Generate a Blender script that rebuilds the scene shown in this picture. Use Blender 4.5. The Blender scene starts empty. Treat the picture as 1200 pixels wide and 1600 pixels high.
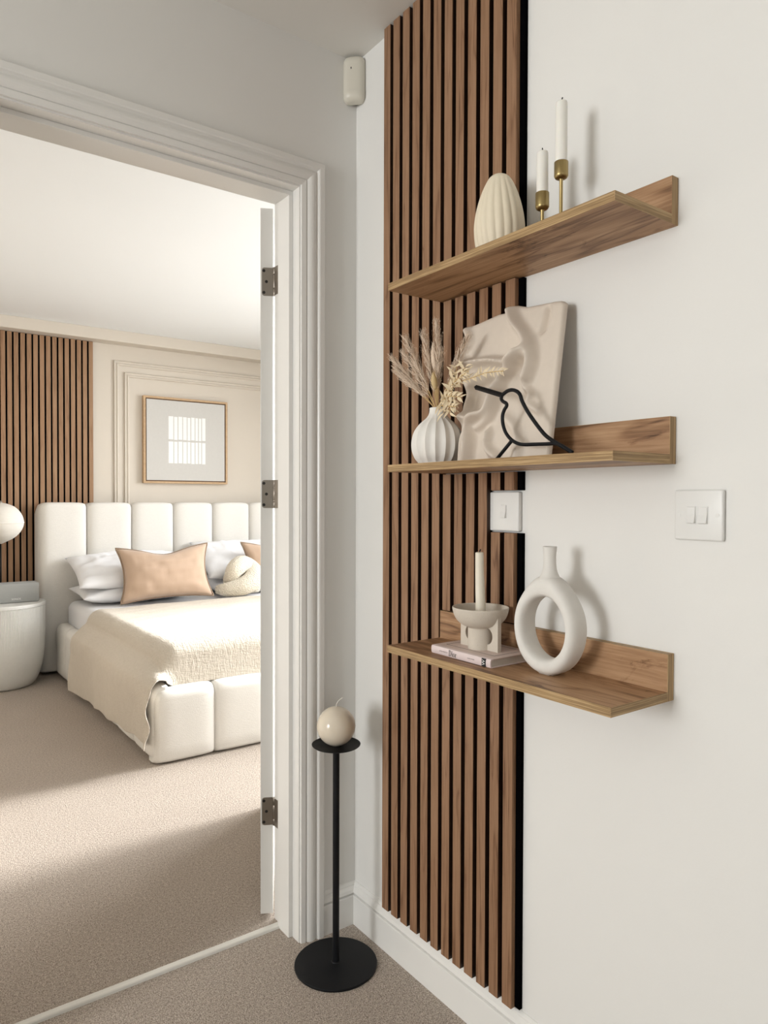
import bpy, bmesh, math, random
from math import sin, cos, pi, radians, sqrt, exp
from mathutils import Vector, Matrix, noise

random.seed(7)
S = bpy.context.scene
COL = S.collection

# ------------------------------------------------------------------ camera
cam_d = bpy.data.cameras.new('camera')
cam = bpy.data.objects.new('camera', cam_d)
COL.objects.link(cam)
yaw, pitch, roll = 0.62848, -0.016506, 0.0027014
cf = Vector((sin(yaw)*cos(pitch), cos(yaw)*cos(pitch), sin(pitch)))
cr = Vector((cos(yaw), -sin(yaw), 0)); cu = cr.cross(cf)
r2 = cr*cos(roll)+cu*sin(roll); u2 = cu*cos(roll)-cr*sin(roll)
m = Matrix((r2, u2, -cf)).transposed().to_4x4()
m.translation = Vector((-1.0995, -1.6474, 1.18))
cam.matrix_world = m
cam_d.sensor_fit = 'HORIZONTAL'; cam_d.sensor_width = 36.0
cam_d.lens = 1109.4/1200*36.0
cam_d.clip_start = 0.02
S.camera = cam

# ------------------------------------------------------------------ sky, daylight, exposure
w = bpy.data.worlds.new('sky'); S.world = w; w.use_nodes = True
bg = w.node_tree.nodes['Background']
bg.inputs[0].default_value = (0.95, 0.97, 1.0, 1); bg.inputs[1].default_value = 0.4
S.view_settings.view_transform = 'Standard'; S.view_settings.look = 'None'
S.view_settings.exposure = 0.0; S.view_settings.gamma = 1.0
S.view_settings.use_curve_mapping = False

def area(name, loc, target, sx, sy, power, col=(1, 1, 1), spread=180):
    d = bpy.data.lights.new(name, 'AREA'); d.shape = 'RECTANGLE'
    d.size = sx; d.size_y = sy; d.energy = power; d.color = col; d.spread = radians(spread)
    o = bpy.data.objects.new(name, d); COL.objects.link(o); o.location = loc
    o.rotation_euler = (Vector(target)-Vector(loc)).to_track_quat('-Z', 'Y').to_euler()
    return o
# daylight entering through the windows, plus an added rear fill
area('daylight_landing', (-4.12, -0.78, 1.42), (0, -0.78, 1.40), 0.80, 1.10, 68, (0.98, 0.995, 1.0))
area('added_rear_fill', (-1.2, -3.50, 1.45), (-0.9, 0, 1.3), 0.8, 1.2, 1.5, (1.0, 0.99, 0.97))  # ambient fill added behind the camera, no known source there
area('daylight_bedroom', (3.02, 1.50, 1.66), (0, 1.25, 0.80), 2.0, 1.35, 100, (0.97, 0.985, 1.0), 120)
sd_ = bpy.data.lights.new('low_sun', 'SUN'); sd_.energy = 7.5; sd_.angle = radians(15); sd_.color = (1.0, 0.99, 0.975)
so_ = bpy.data.objects.new('low_sun', sd_); COL.objects.link(so_); so_.location = (8, 1, 4)
so_.rotation_euler = Vector((-1, 0.0, -0.36)).to_track_quat('-Z', 'Y').to_euler()

# ------------------------------------------------------------------ materials
def lin(c):
    return tuple(((v/255)/12.92 if v/255 <= 0.04045 else ((v/255+0.055)/1.055)**2.4) for v in c)

class NT:
    def __init__(s, name):
        s.m = bpy.data.materials.new(name); s.m.use_nodes = True
        s.t = s.m.node_tree; s.b = s.t.nodes['Principled BSDF']
    def n(s, t, **k):
        o = s.t.nodes.new(t)
        for a, v in k.items():
            if a.startswith('i_'): o.inputs[a[2:].replace('_', ' ')].default_value = v
            else: setattr(o, a, v)
        return o
    def l(s, a, b): s.t.links.new(a, b)
    def coords(s, scale=(1, 1, 1), rnd=0.0, rot=(0, 0, 0)):
        tc = s.n('ShaderNodeTexCoord'); mp = s.n('ShaderNodeMapping')
        mp.inputs['Scale'].default_value = scale; mp.inputs['Rotation'].default_value = rot
        src = tc.outputs['Object']
        if rnd:
            oi = s.n('ShaderNodeObjectInfo'); mu = s.n('ShaderNodeMath', operation='MULTIPLY')
            s.l(oi.outputs['Random'], mu.inputs[0]); mu.inputs[1].default_value = rnd
            ad = s.n('ShaderNodeVectorMath', operation='ADD')
            s.l(src, ad.inputs[0]); s.l(mu.outputs[0], ad.inputs[1]); src = ad.outputs[0]
        s.l(src, mp.inputs['Vector'])
        return mp.outputs[0]
    def noise(s, vec, scale, detail=3, rough=0.5, dist=0.0):
        o = s.n('ShaderNodeTexNoise'); s.l(vec, o.inputs['Vector'])
        o.inputs['Scale'].default_value = scale; o.inputs['Detail'].default_value = detail
        o.inputs['Roughness'].default_value = rough; o.inputs['Distortion'].default_value = dist
        return o.outputs['Fac']
    def ramp(s, fac, stops):
        o = s.n('ShaderNodeValToRGB'); s.l(fac, o.inputs[0])
        e = o.color_ramp.elements
        while len(e) < len(stops): e.new(0.5)
        for el, (p, c) in zip(e, stops): el.position = p; el.color = (*c, 1)
        return o.outputs[0]
    def math(s, op, a, b=None):
        o = s.n('ShaderNodeMath', operation=op)
        for i, v in enumerate((a, b)):
            if v is None: continue
            if isinstance(v, (int, float)): o.inputs[i].default_value = v
            else: s.l(v, o.inputs[i])
        return o.outputs[0]
    def mix(s, fac, a, b, blend='MIX'):
        o = s.n('ShaderNodeMix', data_type='RGBA', blend_type=blend)
        for i, v in ((0, fac), (6, a), (7, b)):
            if isinstance(v, (int, float)): o.inputs[i].default_value = v
            elif isinstance(v, tuple): o.inputs[i].default_value = (*v, 1)
            else: s.l(v, o.inputs[i])
        return o.outputs[2]
    def bump(s, h, strength, dist=0.002):
        o = s.n('ShaderNodeBump'); s.l(h, o.inputs['Height'])
        o.inputs['Strength'].default_value = strength; o.inputs['Distance'].default_value = dist
        s.l(o.outputs[0], s.b.inputs['Normal'])
    def done(s, col=None, rough=0.5, metal=0.0, spec=0.5, **k):
        if col is not None:
            if isinstance(col, tuple): s.b.inputs['Base Color'].default_value = (*col, 1)
            else: s.l(col, s.b.inputs['Base Color'])
        s.b.inputs['Roughness'].default_value = rough; s.b.inputs['Metallic'].default_value = metal
        s.b.inputs['Specular IOR Level'].default_value = spec
        for a, v in k.items(): s.b.inputs[a.replace('_', ' ')].default_value = v
        return s.m

def paint(name, col, rough=0.6, bump=0.12, scale=220, spec=0.3):
    t = NT(name); v = t.coords()
    n = t.noise(v, scale, 4, 0.6); t.bump(n, bump, 0.001)
    n2 = t.noise(v, 1.7, 2)
    c = t.mix(n2, tuple(x*0.985 for x in col), tuple(min(1, x*1.01) for x in col))
    return t.done(c, rough, spec=spec)

def wood(name, stops, axis, across=12, along=0.7, fine=150, rnd=31.0, rough=0.5, figure=26, contrast=0.45, spec=0.35, knots=0.0, sharp=5.0):
    t = NT(name)
    def sc(a, l): return tuple(l if k == axis else a for k in 'XYZ')
    v = t.coords(sc(across, along), rnd)
    big = t.noise(v, 1.0, 2.5, 0.5, 0.6)
    line = t.math('SINE', t.math('MULTIPLY', big, figure))
    line = t.math('POWER', t.math('MULTIPLY', t.math('ADD', line, 1.0), 0.5), sharp)      # thin dark growth rings
    g = t.noise(t.coords(sc(fine, fine*0.03), rnd), 1.0, 4, 0.65)
    b2 = t.noise(t.coords(sc(across*1.3, along*1.6), rnd*1.7), 1.0, 4, 0.6, 0.5)
    f = t.math('ADD', t.math('MULTIPLY', g, 0.62), t.math('MULTIPLY', b2, 0.40))
    f = t.math('SUBTRACT', f, t.math('MULTIPLY', line, contrast*0.36))
    if knots:
        k = t.noise(t.coords(sc(across*0.9, along*2.4), rnd*2.3), 1.0, 5, 0.7, 1.2)
        k = t.n('ShaderNodeMapRange'); 
        kn = t.noise(t.coords(sc(across*0.9, along*2.4), rnd*2.3), 1.0, 5, 0.7, 1.2)
        t.l(kn, k.inputs[0]); k.inputs[1].default_value = 0.58; k.inputs[2].default_value = 0.72
        f = t.math('SUBTRACT', f, t.math('MULTIPLY', k.outputs[0], knots))
    c = t.ramp(f, stops)
    t.bump(g, 0.15, 0.0008)
    return t.done(c, rough, spec=spec)

M = {}
M['wall'] = paint('warm_white_wall_paint', (0.81, 0.80, 0.77))
M['wall_door'] = M['wall']
M['wall_cream'] = paint('cream_wall_paint', (0.665, 0.605, 0.525))
M['ceil'] = paint('ceiling_paint', (0.80, 0.78, 0.735), 0.75)
M['ceil_bed'] = paint('bedroom_ceiling_paint', (0.875, 0.895, 0.90), 0.75)
M['gloss'] = paint('white_satin_woodwork', (0.82, 0.81, 0.78), 0.24, 0.04, 60, 0.5)
M['slat'] = wood('walnut_slat_veneer', [(0.24, (0.124, 0.057, 0.027)), (0.40, (0.244, 0.130, 0.069)), (0.60, (0.325, 0.187, 0.107))], 'Z', across=22, along=1.8, figure=30, contrast=0.42, fine=300, sharp=9.0)
M['slat_bed'] = wood('oak_slat_veneer', [(0.24, (0.16, 0.085, 0.045)), (0.40, (0.29, 0.165, 0.090)), (0.60, (0.37, 0.225, 0.130))], 'Z', across=22, along=1.8, figure=18, contrast=0.3, fine=240)
M['slat_side'] = wood('gap_shaded_slat_edge', [(0.3, (0.020, 0.009, 0.005)), (0.6, (0.050, 0.024, 0.013))], 'Z', across=40, along=1, fine=300)  # shade of the gaps painted onto slat sides; landing end slat keeps veneer
OAK = [(0.10, (0.090, 0.043, 0.020)), (0.32, (0.270, 0.143, 0.070)), (0.48, (0.390, 0.225, 0.118)), (0.66, (0.500, 0.312, 0.175))]
M['oak'] = wood('rustic_oak_board', OAK, 'Y', across=17, along=2.6, figure=26, contrast=0.65, fine=240, knots=0.30, sharp=3.5)
def band(name, axis):
    return wood(name, [(0.30, (0.270, 0.170, 0.080)), (0.45, (0.410, 0.268, 0.126)), (0.66, (0.545, 0.390, 0.215))], axis, across=240, along=3, figure=16, contrast=0.6, fine=520, sharp=2.5)
M['band_y'] = band('oak_edge_band', 'Y'); M['band_x'] = band('oak_end_band', 'X'); M['band_z'] = band('oak_upright_band', 'Z')

t = NT('black_felt'); v = t.coords(); t.bump(t.noise(v, 900, 3), 0.4, 0.001); M['felt'] = t.done((0.0025, 0.0025, 0.003), 1.0, spec=0.0)

def carpet(name, a, b, c):
    t = NT(name); v = t.coords()
    n1 = t.noise(v, 320, 2, 0.75); n2 = t.noise(v, 120, 3, 0.6); n3 = t.noise(v, 4, 3, 0.5)
    f = t.math('ADD', t.math('MULTIPLY', n1, 0.75), t.math('MULTIPLY', n2, 0.25))
    col = t.ramp(f, [(0.36, a), (0.5, b), (0.63, c)])
    col = t.mix(t.math('MULTIPLY', n3, 0.18), col, (0.2, 0.15, 0.11), 'MIX')
    h = t.math('ADD', n1, t.math('MULTIPLY', n2, 0.8))
    t.bump(h, 0.9, 0.006)
    return t.done(col, 0.95, spec=0.1, Sheen_Weight=0.15)
M['carpet'] = carpet('beige_twist_carpet', (0.21, 0.160, 0.122), (0.54, 0.455, 0.380), (0.86, 0.770, 0.675))

def fabric(name, col, sx=600, strength=0.25, rough=0.9, mott=0.06, sheen=0.1):
    t = NT(name); v = t.coords()
    w1 = t.noise(t.coords((sx, sx*0.12, sx*0.5)), 1, 2); w2 = t.noise(t.coords((sx*0.12, sx*0.5, sx)), 1, 2)
    h = t.math('ADD', w1, w2); t.bump(h, strength, 0.002)
    f = t.math('MULTIPLY', h, 0.5)
    c = t.mix(f, tuple(x*(1-mott*2.2) for x in col), tuple(min(1, x*(1+mott)) for x in col))
    return t.done(c, rough, spec=0.15, Sheen_Weight=sheen)
M['linen'] = fabric('off_white_bed_upholstery', (0.81, 0.785, 0.735), 420, 0.3)
M['sheet'] = fabric('white_cotton', (0.86, 0.86, 0.875), 900, 0.1, mott=0.02)
M['tan'] = fabric('tan_velvet', (0.545, 0.395, 0.29), 800, 0.12, 0.85, 0.05, 0.35)
M['pipe'] = fabric('dark_taupe_piping', (0.30, 0.215, 0.15), 800, 0.1)
t = NT('cream_boucle'); v = t.coords(); vo = t.n('ShaderNodeTexVoronoi'); t.l(v, vo.inputs['Vector']); vo.inputs['Scale'].default_value = 130
t.bump(vo.outputs['Distance'], 0.8, 0.01); M['boucle'] = t.done((0.82, 0.755, 0.63), 0.95, spec=0.1, Sheen_Weight=0.2)
t = NT('beige_muslin')
a = t.noise(t.coords((24, 120, 100)), 1, 3, 0.6, 0.5); b = t.noise(t.coords((120, 28, 28)), 1, 3, 0.6, 0.5)
h = t.math('ADD', a, b); tc_ = t.n('ShaderNodeTexCoord'); sp_ = t.n('ShaderNodeSeparateXYZ'); t.l(tc_.outputs['Object'], sp_.inputs[0]); mr = t.n('ShaderNodeMapRange'); t.l(sp_.outputs[1], mr.inputs[0]); mr.inputs[1].default_value = -0.15; mr.inputs[2].default_value = -0.62; mr.inputs[3].default_value = 0.22; mr.inputs[4].default_value = 1.0; t.bump(t.math('MULTIPLY', h, mr.outputs[0]), 0.8, 0.008)
M['muslin'] = t.done(t.mix(t.math('MULTIPLY', h, 0.5), (0.56, 0.495, 0.41), (0.70, 0.64, 0.55)), 0.92, spec=0.1, Sheen_Weight=0.1)

def ceramic(name, col, rough=0.55, speck=0.0, bump=0.1):
    t = NT(name); v = t.coords()
    n = t.noise(v, 420, 3, 0.6); t.bump(n, bump, 0.0008)
    c = t.mix(t.noise(v, 60, 4), tuple(x*0.95 for x in col), tuple(min(1, x*1.03) for x in col))
    if speck: c = t.mix(t.math('GREATER_THAN', t.noise(v, 800, 1), 0.70), c, tuple(x*0.7 for x in col))
    return t.done(c, rough, spec=0.35)
M['cream_ceramic'] = ceramic('cream_matt_ceramic', (0.80, 0.715, 0.555))
M['white_ceramic'] = ceramic('white_matt_ceramic', (0.80, 0.775, 0.725), 0.6)
M['stone'] = ceramic('sand_stoneware', (0.63, 0.565, 0.48), 0.75, 1)
M['ring'] = ceramic('off_white_bisque', (0.76, 0.735, 0.69), 0.7)
M['plaster'] = ceramic('beige_plaster', (0.70, 0.615, 0.525), 0.62, 0, 0.05)
def wax(name, col, rough=0.45):
    t = NT(name); v = t.coords(); t.bump(t.noise(v, 90, 2), 0.05, 0.001)
    return t.done(col, rough, Subsurface_Weight=0.25, Subsurface_Radius=(0.01, 0.008, 0.005), Subsurface_Scale=0.4)
M['wax'] = wax('white_candle_wax', (0.88, 0.86, 0.80)); M['wax_ivory'] = wax('ivory_candle_wax', (0.80, 0.74, 0.62))
M['wax_ball'] = wax('glossy_cream_wax', (0.74, 0.66, 0.54), 0.16)
t = NT('brushed_brass'); n = t.noise(t.coords((500, 500, 20)), 1, 2); t.bump(n, 0.06, 0.0005)
M['brass'] = t.done(t.mix(n, (0.33, 0.245, 0.105), (0.43, 0.33, 0.155)), 0.36, 1.0)
def metal(name, col, rough, metallic=1.0):
    t = NT(name); n = t.noise(t.coords((300, 300, 300)), 1, 2); t.bump(n, 0.03, 0.0005)
    return t.done(col, rough, metallic)
M['nickel'] = metal('satin_nickel', (0.30, 0.27, 0.235), 0.36)
M['dark'] = metal('dark_screw_hole', (0.012, 0.011, 0.01), 0.6, 0.2)
M['black'] = metal('black_powder_coat', (0.006, 0.0065, 0.008), 0.5, 0.0); M['black'].node_tree.nodes['Principled BSDF'].inputs['Specular IOR Level'].default_value = 0.22
M['wick'] = metal('charred_wick', (0.02, 0.018, 0.016), 0.9, 0.0)
M['wick_white'] = metal('white_cotton_wick', (0.8, 0.77, 0.7), 0.9, 0.0)
M['plastic'] = metal('white_plastic', (0.80, 0.795, 0.77), 0.3, 0.0)
M['plastic_old'] = metal('cream_plastic', (0.70, 0.665, 0.575), 0.33, 0.0)
M['bar'] = metal('pale_aluminium_bar', (0.80, 0.785, 0.73), 0.35, 0.0)
M['grey'] = fabric('grey_speaker_mesh', (0.36, 0.365, 0.35), 900, 0.3)
M['stand'] = ceramic('white_lacquer_nightstand', (0.74, 0.735, 0.70), 0.42, 0, 0.03)
t = NT('paper_lantern'); n = t.noise(t.coords((30, 30, 420)), 1, 4, 0.6); t.bump(n, 0.35, 0.004)
M['paper'] = t.done(t.mix(n, (0.74, 0.70, 0.625), (0.86, 0.83, 0.77)), 0.9, spec=0.1)
t = NT('pale_oak_frame'); n = t.noise(t.coords((60, 60, 60)), 1, 3); M['frame'] = t.done(t.mix(n, (0.42, 0.265, 0.135), (0.60, 0.42, 0.25)), 0.5)
M['mount'] = ceramic('pale_grey_art_paper', (0.585, 0.57, 0.54), 0.5); M['print'] = ceramic('white_print', (0.90, 0.90, 0.88), 0.5)
M['inner_rebate'] = ceramic('brown_inner_rebate', (0.16, 0.09, 0.05), 0.7)  # brown strip showing around the print sheet
M['book'] = ceramic('blush_book_cloth', (0.69, 0.56, 0.51), 0.55); M['spine'] = ceramic('pale_pink_spine', (0.76, 0.645, 0.63), 0.5)
t = NT('page_edges'); n = t.noise(t.coords((20, 20, 1500)), 1, 2); M['pages'] = t.done(t.mix(n, (0.52, 0.46, 0.40), (0.74, 0.68, 0.61)), 0.8)
M['ink'] = metal('black_ink', (0.012, 0.012, 0.014), 0.6, 0.0); M['ink_grey'] = metal('faint_grey_ink', (0.30, 0.24, 0.24), 0.6, 0.0)
M['white_ink'] = metal('white_ink', (0.85, 0.84, 0.82), 0.5, 0.0)
def plant(name, c1, c2):
    t = NT(name); return t.done(t.mix(t.noise(t.coords((200, 200, 60), 9.0), 1, 2), c1, c2), 0.85, spec=0.15)
M['grass'] = plant('dried_grass', (0.64, 0.49, 0.37), (0.86, 0.73, 0.59)); M['stem'] = plant('straw_stem', (0.50, 0.34, 0.15), (0.66, 0.48, 0.25))
M['leafy'] = plant('bleached_leaf', (0.68, 0.54, 0.34), (0.88, 0.76, 0.56)); M['bunny'] = plant('bunny_tail_fluff', (0.58, 0.42, 0.20), (0.72, 0.57, 0.34))
t = NT('window_glass'); M['glass'] = t.done((1, 1, 1), 0.0, Transmission_Weight=1.0, IOR=1.45)

# ------------------------------------------------------------------ scene-building helpers
def W(o):
    v = Vector((0, 0, 0))
    while o is not None: v += o.location; o = o.parent
    return v

def tag(o, label=None, cat=None, group=None, kind=None):
    if label: o['label'] = label
    if cat: o['category'] = cat
    if group: o['group'] = group
    if kind: o['kind'] = kind
    return o

def thing(name, label, cat, loc, group=None, kind=None):
    o = bpy.data.objects.new(name, None); COL.objects.link(o); o.location = loc
    o.empty_display_size = 0.05
    return tag(o, label, cat, group, kind)

class MB:
    """collects geometry in world coordinates, links it as one mesh object"""
    def __init__(s): s.v = []; s.f = []
    def add(s, vs, fs):
        k = len(s.v); s.v += [tuple(v) for v in vs]; s.f += [tuple(i+k for i in f) for f in fs]; return s
    def box(s, a, b):
        x0, y0, z0 = a; x1, y1, z1 = b
        vs = [(x0, y0, z0), (x1, y0, z0), (x1, y1, z0), (x0, y1, z0), (x0, y0, z1), (x1, y0, z1), (x1, y1, z1), (x0, y1, z1)]
        return s.add(vs, [(0, 3, 2, 1), (4, 5, 6, 7), (0, 1, 5, 4), (1, 2, 6, 5), (2, 3, 7, 6), (3, 0, 4, 7)])
    def grid(s, rows, closed_u=False, closed_v=False):
        nr = len(rows); nc = len(rows[0]); vs = [p for r in rows for p in r]; fs = []
        for i in range(nr if closed_v else nr-1):
            for j in range(nc if closed_u else nc-1):
                i2 = (i+1) % nr; j2 = (j+1) % nc
                fs.append((i*nc+j, i*nc+j2, i2*nc+j2, i2*nc+j))
        return s.add(vs, fs)
    def lathe(s, c, prof, n=48, mod=None, caps=True, sx=1.0, sy=1.0):
        rows = []
        for r, z in prof:
            row = []
            for k in range(n):
                a = 2*pi*k/n; q = r*(mod(a, r, z) if mod else 1.0)
                row.append((c[0]+q*cos(a)*sx, c[1]+q*sin(a)*sy, c[2]+z))
            rows.append(row)
        base = len(s.v); s.grid(rows, closed_u=True)
        if caps:
            s.f.append(tuple(base+k for k in reversed(range(n))))
            e = base+(len(rows)-1)*n; s.f.append(tuple(e+k for k in range(n)))
        return s
    def tube(s, pts, rad, n=10, closed=False):
        pts = [Vector(p) for p in pts]; N = len(pts)
        if not isinstance(rad, (list, tuple)): rad = [rad]*N
        rows = []; up = None
        for i, p in enumerate(pts):
            if closed: d = pts[(i+1) % N]-pts[i-1]
            else: d = pts[min(i+1, N-1)]-pts[max(i-1, 0)]
            d.normalize()
            if up is None:
                up = Vector((0, 0, 1)) if abs(d.z) < 0.9 else Vector((0, 1, 0))
            a = d.cross(up)
            if a.length < 1e-6: a = d.cross(Vector((1, 0, 0.3)))
            a.normalize(); up = a.cross(d).normalized()
            rows.append([p+(a*cos(2*pi*k/n)+up*sin(2*pi*k/n))*rad[i] for k in range(n)])
        base = len(s.v); s.grid(rows, closed_u=True, closed_v=closed)
        if not closed:
            s.f.append(tuple(base+k for k in reversed(range(n)))); e = base+(N-1)*n; s.f.append(tuple(e+k for k in range(n)))
        return s
    def build(s, name, mat, parent=None, bevel=0, seg=2, smooth=False, sub=0, loc=None, solid=0, angle=None):
        me = bpy.data.meshes.new(name)
        off = Vector(loc) if loc is not None else (W(parent) if parent is not None else Vector((0, 0, 0)))
        me.from_pydata([tuple(Vector(v)-off) for v in s.v], [], s.f)
        bm = bmesh.new(); bm.from_mesh(me)
        bmesh.ops.recalc_face_normals(bm, faces=bm.faces)
        if bevel: bmesh.ops.bevel(bm, geom=list(bm.edges), offset=bevel, segments=seg, profile=0.5, affect='EDGES', clamp_overlap=True)
        bm.to_mesh(me); bm.free(); me.materials.append(mat)
        if smooth:
            me.polygons.foreach_set('use_smooth', [True]*len(me.polygons))
            if angle: me.set_sharp_from_angle(angle=radians(angle))
        o = bpy.data.objects.new(name, me); COL.objects.link(o)
        if parent is not None: o.parent = parent; o.location = off-W(parent)
        else: o.location = off
        if solid:
            md = o.modifiers.new('thickness', 'SOLIDIFY'); md.thickness = solid; md.offset = 0
        if sub:
            md = o.modifiers.new('smooth', 'SUBSURF'); md.levels = sub; md.render_levels = sub
        return o

def box(name, a, b, mat, parent=None, bevel=0, seg=2, **k):
    c = None if parent is not None else ((a[0]+b[0])/2, (a[1]+b[1])/2, a[2])
    return MB().box(a, b).build(name, mat, parent, bevel, seg, loc=k.pop('loc', c), **k)

def spline(pts, n):
    """Catmull-Rom through pts (tuples of any size), n samples per span"""
    out = []
    P = [pts[0]]+list(pts)+[pts[-1]]
    for i in range(1, len(P)-2):
        for k in range(n):
            t = k/n; p0, p1, p2, p3 = P[i-1], P[i], P[i+1], P[i+2]
            out.append(tuple(0.5*(2*b+(c-a)*t+(2*a-5*b+4*c-d)*t*t+(3*b-a-3*c+d)*t**3) for a, b, c, d in zip(p0, p1, p2, p3)))
    out.append(tuple(pts[-1])); return out

def text(body, size, mat, parent, loc, X, Y, name='lettering', align='CENTER'):
    cu = bpy.data.curves.new(name, 'FONT'); cu.body = body; cu.size = size; cu.align_x = align; cu.align_y = 'CENTER'
    cu.extrude = 0.00008; cu.materials.append(mat); cu.resolution_u = 3
    tmp = bpy.data.objects.new('tmp', cu); COL.objects.link(tmp); bpy.context.view_layer.update()
    me = bpy.data.meshes.new_from_object(tmp.evaluated_get(bpy.context.evaluated_depsgraph_get()))
    bpy.data.objects.remove(tmp); bpy.data.curves.remove(cu)
    o = bpy.data.objects.new(name, me); COL.objects.link(o); o.parent = parent
    X = Vector(X); Y = Vector(Y); Z = X.cross(Y)
    o.rotation_euler = Matrix((X, Y, Z)).transposed().to_euler(); o.location = Vector(loc)-W(parent)
    return o

def struct(o, label, cat):
    return tag(o, label, cat, None, 'structure')

# ------------------------------------------------------------------ room shell
CZ = 2.387
def shell(name, boxes, mat, label, cat):
    m = MB()
    for a, b in boxes: m.box(a, b)
    return struct(m.build(name, mat), label, cat)
shell('wall_right', [((0, -3.6, -0.06), (0.12, -0.0, CZ+0.1))], M['wall'], 'smooth warm white wall carrying the slat panel and three shelves', 'wall')
shell('wall_back', [((-0.15, 0, -0.06), (3.2, 0.137, CZ+0.1)), ((-0.97, 0, 2.03), (-0.15, 0.137, CZ+0.1)), ((-4.35, 0, -0.06), (-0.97, 0.137, CZ+0.1))], M['wall_door'], 'plain off white wall around the bedroom doorway', 'wall')
shell('wall_left', [((-4.35, -3.6, -0.06), (-4.2, -1.25, CZ+0.1)), ((-4.35, -0.31, -0.06), (-4.2, 0, CZ+0.1)), ((-4.35, -1.25, -0.06), (-4.2, -0.31, 0.85)), ((-4.35, -1.25, 2.0), (-4.2, -0.31, CZ+0.1))], M['wall'], 'landing wall with a narrow window', 'wall')
shell('wall_front', [((-4.35, -3.75, -0.06), (-1.65, -3.6, CZ+0.1)), ((-0.75, -3.75, -0.06), (0.12, -3.6, CZ+0.1)), ((-1.65, -3.75, -0.06), (-0.75, -3.6, 0.8)), ((-1.65, -3.75, 2.1), (-0.75, -3.6, CZ+0.1))], M['wall'], 'landing wall behind the viewer with an added window opening', 'wall')  # the opening is added to admit ambient fill
shell('wall_far', [((-1.75, 3.70, -0.06), (3.2, 3.82, CZ+0.1))], M['wall_cream'], 'cream bedroom wall behind the headboard', 'wall')
shell('wall_far_left', [((-1.75, 0.137, -0.06), (-1.6, 3.70, CZ+0.1))], M['wall_cream'], 'cream bedroom side wall', 'wall')
shell('wall_far_right', [((3.05, 0.137, -0.06), (3.2, 0.45, CZ+0.1)), ((3.05, 2.55, -0.06), (3.2, 3.70, CZ+0.1)), ((3.05, 0.45, -0.06), (3.2, 2.55, 0.96)), ((3.05, 0.45, 2.36), (3.2, 2.55, CZ+0.1))], M['wall_cream'], 'cream bedroom wall with the wide window', 'wall')
shell('floor', [((-4.35, -3.75, -0.06), (0.12, 0.098, 0.0))], M['carpet'], 'beige twist pile carpet of the landing', 'carpet')
shell('floor.001', [((-1.75, 0.098, -0.06), (3.2, 3.82, 0.0))], M['carpet'], 'beige twist pile carpet of the bedroom, half in light', 'carpet')
shell('ceiling', [((-4.35, -3.75, CZ), (0.12, 0.0, CZ+0.1))], M['ceil'], 'plain white ceiling of the landing', 'ceiling')
shell('ceiling.001', [((-1.75, 0.137, CZ), (3.2, 3.82, CZ+0.1))], M['ceil_bed'], 'bright white ceiling of the bedroom', 'ceiling')

def window(name, axis, at, u0, u1, z0, z1, label):
    o = thing(name, label, 'window', (at, (u0+u1)/2, z0) if axis == 'x' else ((u0+u1)/2, at, z0), None, 'structure')
    def bx(nm, ua, ub, za, zb, d, mat):
        if axis == 'x': return box(nm, (at-d, ua, za), (at+d, ub, zb), mat, o)
        return box(nm, (ua, at-d, za), (ub, at+d, zb), mat, o)
    f = 0.05
    for ua, ub, za, zb in ((u0, u1, z0, z0+f), (u0, u1, z1-f, z1), (u0, u0+f, z0+f, z1-f), (u1-f, u1, z0+f, z1-f), ((u0+u1)/2-f/2, (u0+u1)/2+f/2, z0+f, z1-f)):
        bx('frame_bar', ua, ub, za, zb, 0.03, M['gloss'])
    return o
window('window_1', 'x', 3.12, 0.45, 2.55, 0.96, 2.36, 'wide white bedroom window beyond the foot of the bed')
window('window_2', 'x', -4.28, -1.25, -0.31, 0.85, 2.0, 'narrow white landing window facing the shelves')
window('added_rear_window', 'y', -3.68, -1.65, -0.75, 0.8, 2.1, 'unseen white window added behind the viewer for fill light')  # unseen window, added to go with the rear fill

# skirting boards: profile (depth, height)
SK = [(0, 0), (0.0155, 0), (0.0155, 0.0785), (0.0148, 0.081), (0.0095, 0.0825), (0.0092, 0.0848), (0.0142, 0.0862), (0.0152, 0.089), (0.0128, 0.096), (0.0085, 0.1015), (0.0068, 0.104), (0.0068, 0.1065), (0.0045, 0.110), (0.002, 0.1125), (0, 0.113)]
def skirting(name, p0, p1, nrm, label, m0=0, m1=0):
    p0 = Vector(p0); p1 = Vector(p1); n = Vector(nrm); d = (p1-p0).normalized(); rows = []
    for p, s in ((p0, m0), (p1, m1)):
        rows.append([tuple(p+n*a+d*(a*s)+Vector((0, 0, z))) for a, z in SK])
    m = MB().grid(rows); k = len(SK); m.f += [tuple(range(k)), tuple(range(k, 2*k))]
    return struct(m.build(name, M['gloss']), label, 'skirting board')
skirting('baseboard_right', (0, 0, 0), (0, -3.6, 0), (-1, 0, 0), 'white moulded skirting board under the slat panel', 1, 0)
skirting('baseboard_back', (-0.112, 0, 0), (0, 0, 0), (0, -1, 0), 'short white moulded skirting board behind the black candle stand', 0, -1)
skirting('baseboard_left', (-4.2, -3.6, 0), (-4.2, 0, 0), (1, 0, 0), 'white skirting board under the narrow landing window')
skirting('baseboard_far', (-1.6, 3.70, 0), (3.05, 3.70, 0), (0, -1, 0), 'white skirting board behind the bed')

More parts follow.
